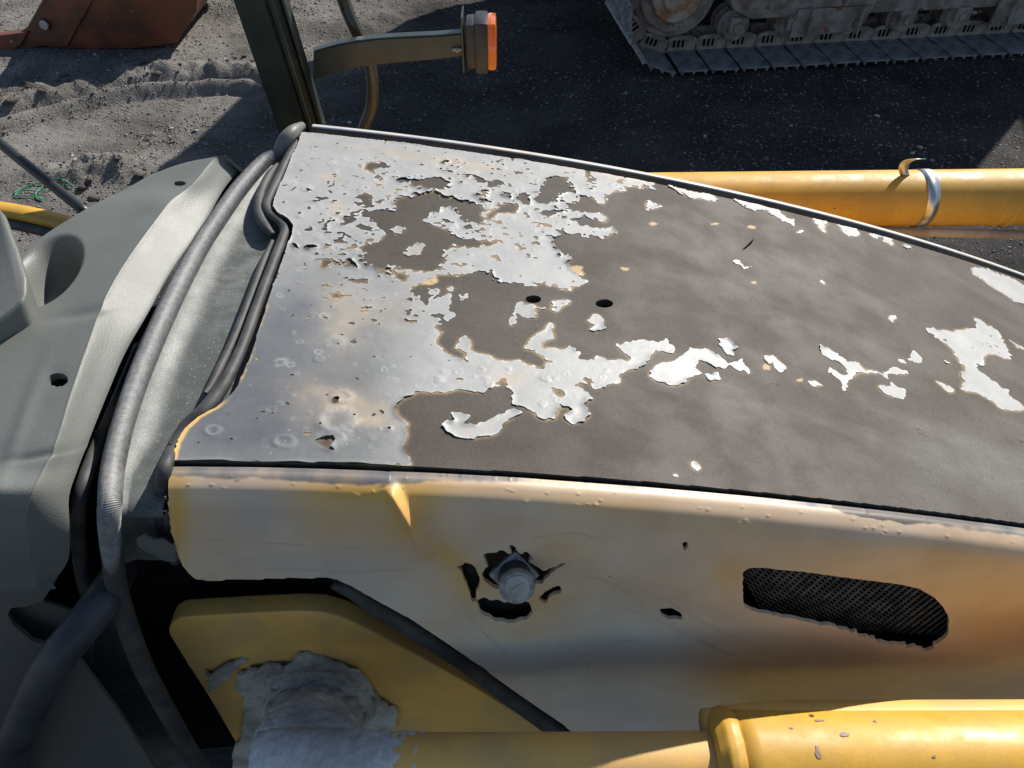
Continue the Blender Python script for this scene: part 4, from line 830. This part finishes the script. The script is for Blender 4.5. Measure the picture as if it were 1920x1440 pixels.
# chassis under the hood so the machine stands on something
bm = bmesh.new(); add_box(bm, Vector((.4, 1.12, .62)), (2.2, .62, .5), None, .02); bm_obj('chassis', bm, M_yeld, mach)
for yy_ in (.55, 1.72):
    bm = bmesh.new(); add_box(bm, Vector((.3, yy_+.05, .35)), (2.9, .38, .62), None, .2); bm_obj('crawler_track', bm, M_track, mach)

# ================================================================== EXCAVATOR BEHIND
ang = math.radians(7.5); ca, sa = math.cos(ang), math.sin(ang)
e0 = PZ(1246, 148, 0)
ex = thing('excavator', 'parked crawler excavator with muddy steel tracks beyond the hood, in its own shade', 'excavator', (e0.x, e0.y, 0), ang)
EM = Matrix.Translation((e0.x, e0.y, 0)) @ Matrix.Rotation(ang, 4, 'Z')
def elink(name, bm, mt, smooth=False, **k):
    bmesh.ops.transform(bm, matrix=EM, verts=bm.verts); o = bm_obj(name, bm, mt, ex, smooth=smooth, **k); return o
pitch = .24; Rr = .42; L0 = .12; LB = 4.0   # bottom run from x=L0 to L0+LB
zc_ = Rr+.055
per = 2*LB+2*math.pi*Rr; ns = round(per/pitch)
def path(s):
    s %= per
    if s < LB: return (L0+LB-s, zc_-Rr, math.pi)              # bottom run, moving to -x
    s -= LB
    if s < math.pi*Rr: a = s/Rr; return (L0-math.sin(a)*Rr, zc_-math.cos(a)*Rr, math.pi-a)
    s -= math.pi*Rr
    if s < LB: return (L0+s, zc_+Rr, 0.0)
    s -= LB; a = s/Rr; return (L0+LB+math.sin(a)*Rr, zc_+math.cos(a)*Rr, -a)
def shoe_mesh():
    bm = bmesh.new()
    pr_ = [(1.17*x, z) for x, z in [(-.095, .0), (-.097, .014), (-.088, .016), (-.085, .038), (-.078, .038), (-.072, .016), (-.012, .014), (-.008, .034), (.002, .034), (.008, .014), (.066, .014), (.070, .036), (.078, .036), (.082, .014), (.096, .010), (.095, .0)]]
    add_prism(bm, [Vector((x, 0, z)) for x, z in pr_], (0, .86, 0))
    return bm
bm = shoe_mesh(); sm_ = bpy.data.meshes.new('track_shoe'); bm.to_mesh(sm_); bm.free(); sm_.materials.append(M_shoe)
bm = bmesh.new()
for y_ in (.365, .535):
    pts = [(-.133, .0), (.133, .0), (.133, -.05), (.10, -.095), (.04, -.112), (-.06, -.112), (-.118, -.09)]
    add_prism(bm, [Vector((x, y_, z)) for x, z in pts], (0, .028, 0), .004)
    add_cyl(bm, (-.072, y_-.004, -.058), .036, .012, 'Y', 14)
add_cyl(bm, (-.072, .46, -.055), .022, .16, 'Y', 12)
lm_ = bpy.data.meshes.new('track_link'); bm.to_mesh(lm_); bm.free(); lm_.materials.append(M_track)
bmh = bmesh.new()
for dx in (.0, .035, .07):
    add_box(bmh, (dx-.01, .3635, -.055), (.019, .006, .055), None, .003)
hm_ = bpy.data.meshes.new('link_slots'); bmh.to_mesh(hm_); bmh.free(); hm_.materials.append(M_black)
for trk, y0 in enumerate((0.0, 2.35)):
    for i in range(ns):
        x, z, a = path(i*per/ns+.03)
        Mx = Matrix.Translation((x, y0, z)) @ Matrix.Rotation(-a, 4, 'Y')
        tw = Matrix.Rotation(random.uniform(-.02, .02), 4, 'Y')
        o = bpy.data.objects.new('track_shoe', sm_); C.objects.link(o); o.parent = ex; o.matrix_local = Mx @ tw
        o = bpy.data.objects.new('track_link', lm_); C.objects.link(o); o.parent = ex; o.matrix_local = Mx
        if trk == 0:
            h_ = bpy.data.objects.new('link_slots', hm_); C.objects.link(h_); h_.parent = o
    # idler and sprocket
    yo = y0+.16
    for xc, nm in ((L0, 'idler_wheel'), (L0+LB, 'drive_sprocket')):
        bm = bmesh.new()
        add_cyl(bm, (xc, yo+.3, zc_), Rr-.10, .16, 'Y', 48, bev=.012); add_cyl(bm, (xc, yo+.3, zc_), Rr-.15, .22, 'Y', 48, bev=.01)
        add_cyl(bm, (xc, yo+.3, zc_), Rr-.075, .05, 'Y', 48, bev=.01)
        elink(nm, bm, M_track)
        bm = bmesh.new(); add_cyl(bm, (xc, yo+.178, zc_), .19, .03, 'Y', 36, bev=.01); add_cyl(bm, (xc, yo+.155, zc_), .11, .05, 'Y', 30, bev=.01)
        elink('wheel_hub', bm, M_rust)
    for k_ in range(8):
        xr_ = L0+.50+k_*.46; bm = bmesh.new(); add_cyl(bm, (xr_, yo+.3, .22), .10, .26, 'Y', 28, bev=.01); add_cyl(bm, (xr_, yo+.3, .22), .12, .05, 'Y', 28, bev=.008)
        for s_ in (-1, 1): add_cyl(bm, (xr_, yo+.3+s_*.08, .22), .125, .03, 'Y', 28, bev=.008)
        add_box(bm, (xr_, yo+.155, .25), (.13, .08, .12), None, .02); add_cyl(bm, (xr_, yo+.108, .24), .04, .02, 'Y', 6)
        elink('track_roller', bm, M_track)
    bm = bmesh.new()
    fr = [(L0+.33, .56), (L0+.45, .36), (L0+.60, .29), (L0+LB-.5, .29), (L0+LB-.35, .42), (L0+LB-.3, .62), (L0+LB-.6, .72), (L0+.6, .72), (L0+.4, .68)]
    add_prism(bm, [Vector((x, yo+.14, z)) for x, z in fr], (0, .32, 0), .015); elink('track_frame', bm, M_track)
    for xg in (L0+1.25, L0+2.9):
        bm = bmesh.new()
        add_prism(bm, [Vector((xg-.30, yo+.10, .36)), Vector((xg+.30, yo+.10, .36)), Vector((xg+.24, yo+.10, .18)), Vector((xg-.32, yo+.10, .15))], (0, .02, 0), .004)
        for s_ in (-.2, .2): add_box(bm, (xg+s_, yo+.075, .27), (.02, .05, .2), None, .003)
        elink('roller_guard', bm, M_track)
bm = bmesh.new(); add_box(bm, (L0+2.0, 1.47, .65), (1.9, 2.2, .35), None, .03); add_cyl(bm, (L0+2.0, 1.47, .95), .65, .25, 'Z', 40); elink('undercarriage_frame', bm, M_track)
# upper structure (outside the frame, casts the big shade)
def wz(p): return EM.inverted() @ Vector((p[0], p[1], p[2]))
bm = bmesh.new()
foot = [(-.10, 6.50), (.33, 8.35), (1.0, 8.85), (1.69, 9.2), (2.2, 9.55), (4.7, 9.9), (5.0, 7.6), (4.75, 6.75), (1.5, 6.55)]
add_prism(bm, [Vector((x, y, 1.30)) for x, y in foot], (0, 0, 1.62), .05); o = bm_obj('house', bm, M_exy, ex)
bm = bmesh.new(); add_box(bm, Vector((4.2, 7.35, 2.35)), (1.7, 1.0, 1.6), Matrix.Rotation(ang, 4, 'Z'), .06); bm_obj('cab', bm, M_exy, ex)
bm = bmesh.new(); add_prism(bm, [Vector((x, 8.3, z)) for x, z in ((4.8, 1.7), (5.2, 2.2), (6.9, 4.4), (9.0, 4.3), (9.0, 3.8), (7.2, 3.8), (5.6, 1.6))], (0, .5, 0), .03); bm_obj('boom', bm, M_exy, ex)

# ================================================================== RED BUCKET LYING TOP LEFT
bp_ = PZ(200, 95, 0)
bk = thing('excavator_bucket', 'rust-red steel bucket lying on the gravel at the upper left, its near side in shade', 'bucket', (bp_.x, bp_.y, 0))
Yb = bp_.y+.02
side = [(5, 104), (-6, 84), (24, 68), (50, 52), (85, -10), (130, -110), (250, -160), (345, -120), (372, -30), (368, 22), (352, 50), (338, 66), (331, 80), (300, 86), (245, 91), (180, 92), (120, 90), (80, 86), (50, 92)]
bm = bmesh.new(); add_prism(bm, [PY(x, y, Yb) for x, y in side], (0, .035, 0), .006); o = bm_obj('side_plate', bm, M_maroon, bk); autosmooth(o, 40)
bm = bmesh.new(); add_prism(bm, [PY(x, y, Yb)+Vector((0, 1.1, 0)) for x, y in side], (0, .035, 0), .006); bm_obj('side_plate', bm, M_maroon, bk)
sh_ = [PY(x, y, Yb)+Vector((0, .035, 0)) for x, y in ((240, -150), (345, -115), (366, -30), (362, 20), (345, 52), (325, 76), (245, 86), (120, 86), (55, 84))]
c_ = crom(sh_, 40); P_ = np.stack([c_, c_+np.array([0, 1.06, 0])], 1); P_ = crom(np.swapaxes(P_, 0, 1), 8)
march_obj('shell', P_, np.ones(P_.shape[:2]), M_maroon, bk, thick=.02)
bm = bmesh.new(); p1, p2 = PY(172, -4, Yb-.012), PY(124, 84, Yb-.012)
dv = (p2-p1); add_box(bm, (p1+p2)/2, (.022, .022, dv.length), dv.to_track_quat('Z', 'Y').to_matrix().to_4x4(), .004)
p1, p2 = PY(145, 50, Yb-.006), PY(275, 53, Yb-.006); dv = p2-p1; add_box(bm, (p1+p2)/2, (.016, .012, dv.length), dv.to_track_quat('Z', 'Y').to_matrix().to_4x4(), .003); bm_obj('weld_strip', bm, M_maroon, bk)
bm = bmesh.new(); add_cyl(bm, PY(82, 47, Yb-.012), .046, .035, 'Y', 28, bev=.006); bm_obj('boss', bm, M_maroon, bk)
bm = bmesh.new(); add_cyl(bm, PY(82, 47, Yb-.033), .034, .012, 'Y', 24, bev=.004); bm_obj('pin', bm, M_white, bk, label='pale worn pin end')
bm = bmesh.new(); add_prism(bm, [PY(x, y, Yb-.03) for x, y in ((-40, 70), (5, 66), (52, 60), (40, 84), (5, 106), (-40, 112))], (0, .09, 0), .006); bm_obj('tooth_adapter', bm, M_maroon, bk)

# ================================================================== SMALL THINGS ON THE GROUND
def gp3(x, y, dz=.012):
    p = PZ(x, y, 0); return (p.x, p.y, float(ground_h(np.array(p.x), np.array(p.y)))+dz)
gs = tube('string', [gp3(*p) for p in ((28, 368), (50, 356), (75, 350), (100, 356), (85, 366), (50, 364), (32, 372), (60, 374), (84, 380), (70, 370), (95, 352), (120, 350), (142, 358))], .004, M_green, None, n=90, sides=8, label='tangle of green twine on the gravel by the black rod')
gs['category'] = 'twine'
wr = tube('wire_hoop', [gp3(*p, .02) for p in ((262, 268), (270, 258), (283, 256), (287, 262), (275, 272), (250, 284))], .0035, mat('rusty_wire', (.16, .1, .06)), None, n=40, sides=6, label='small bent wire hoop sticking out of the sunlit dirt')
wr['category'] = 'wire'
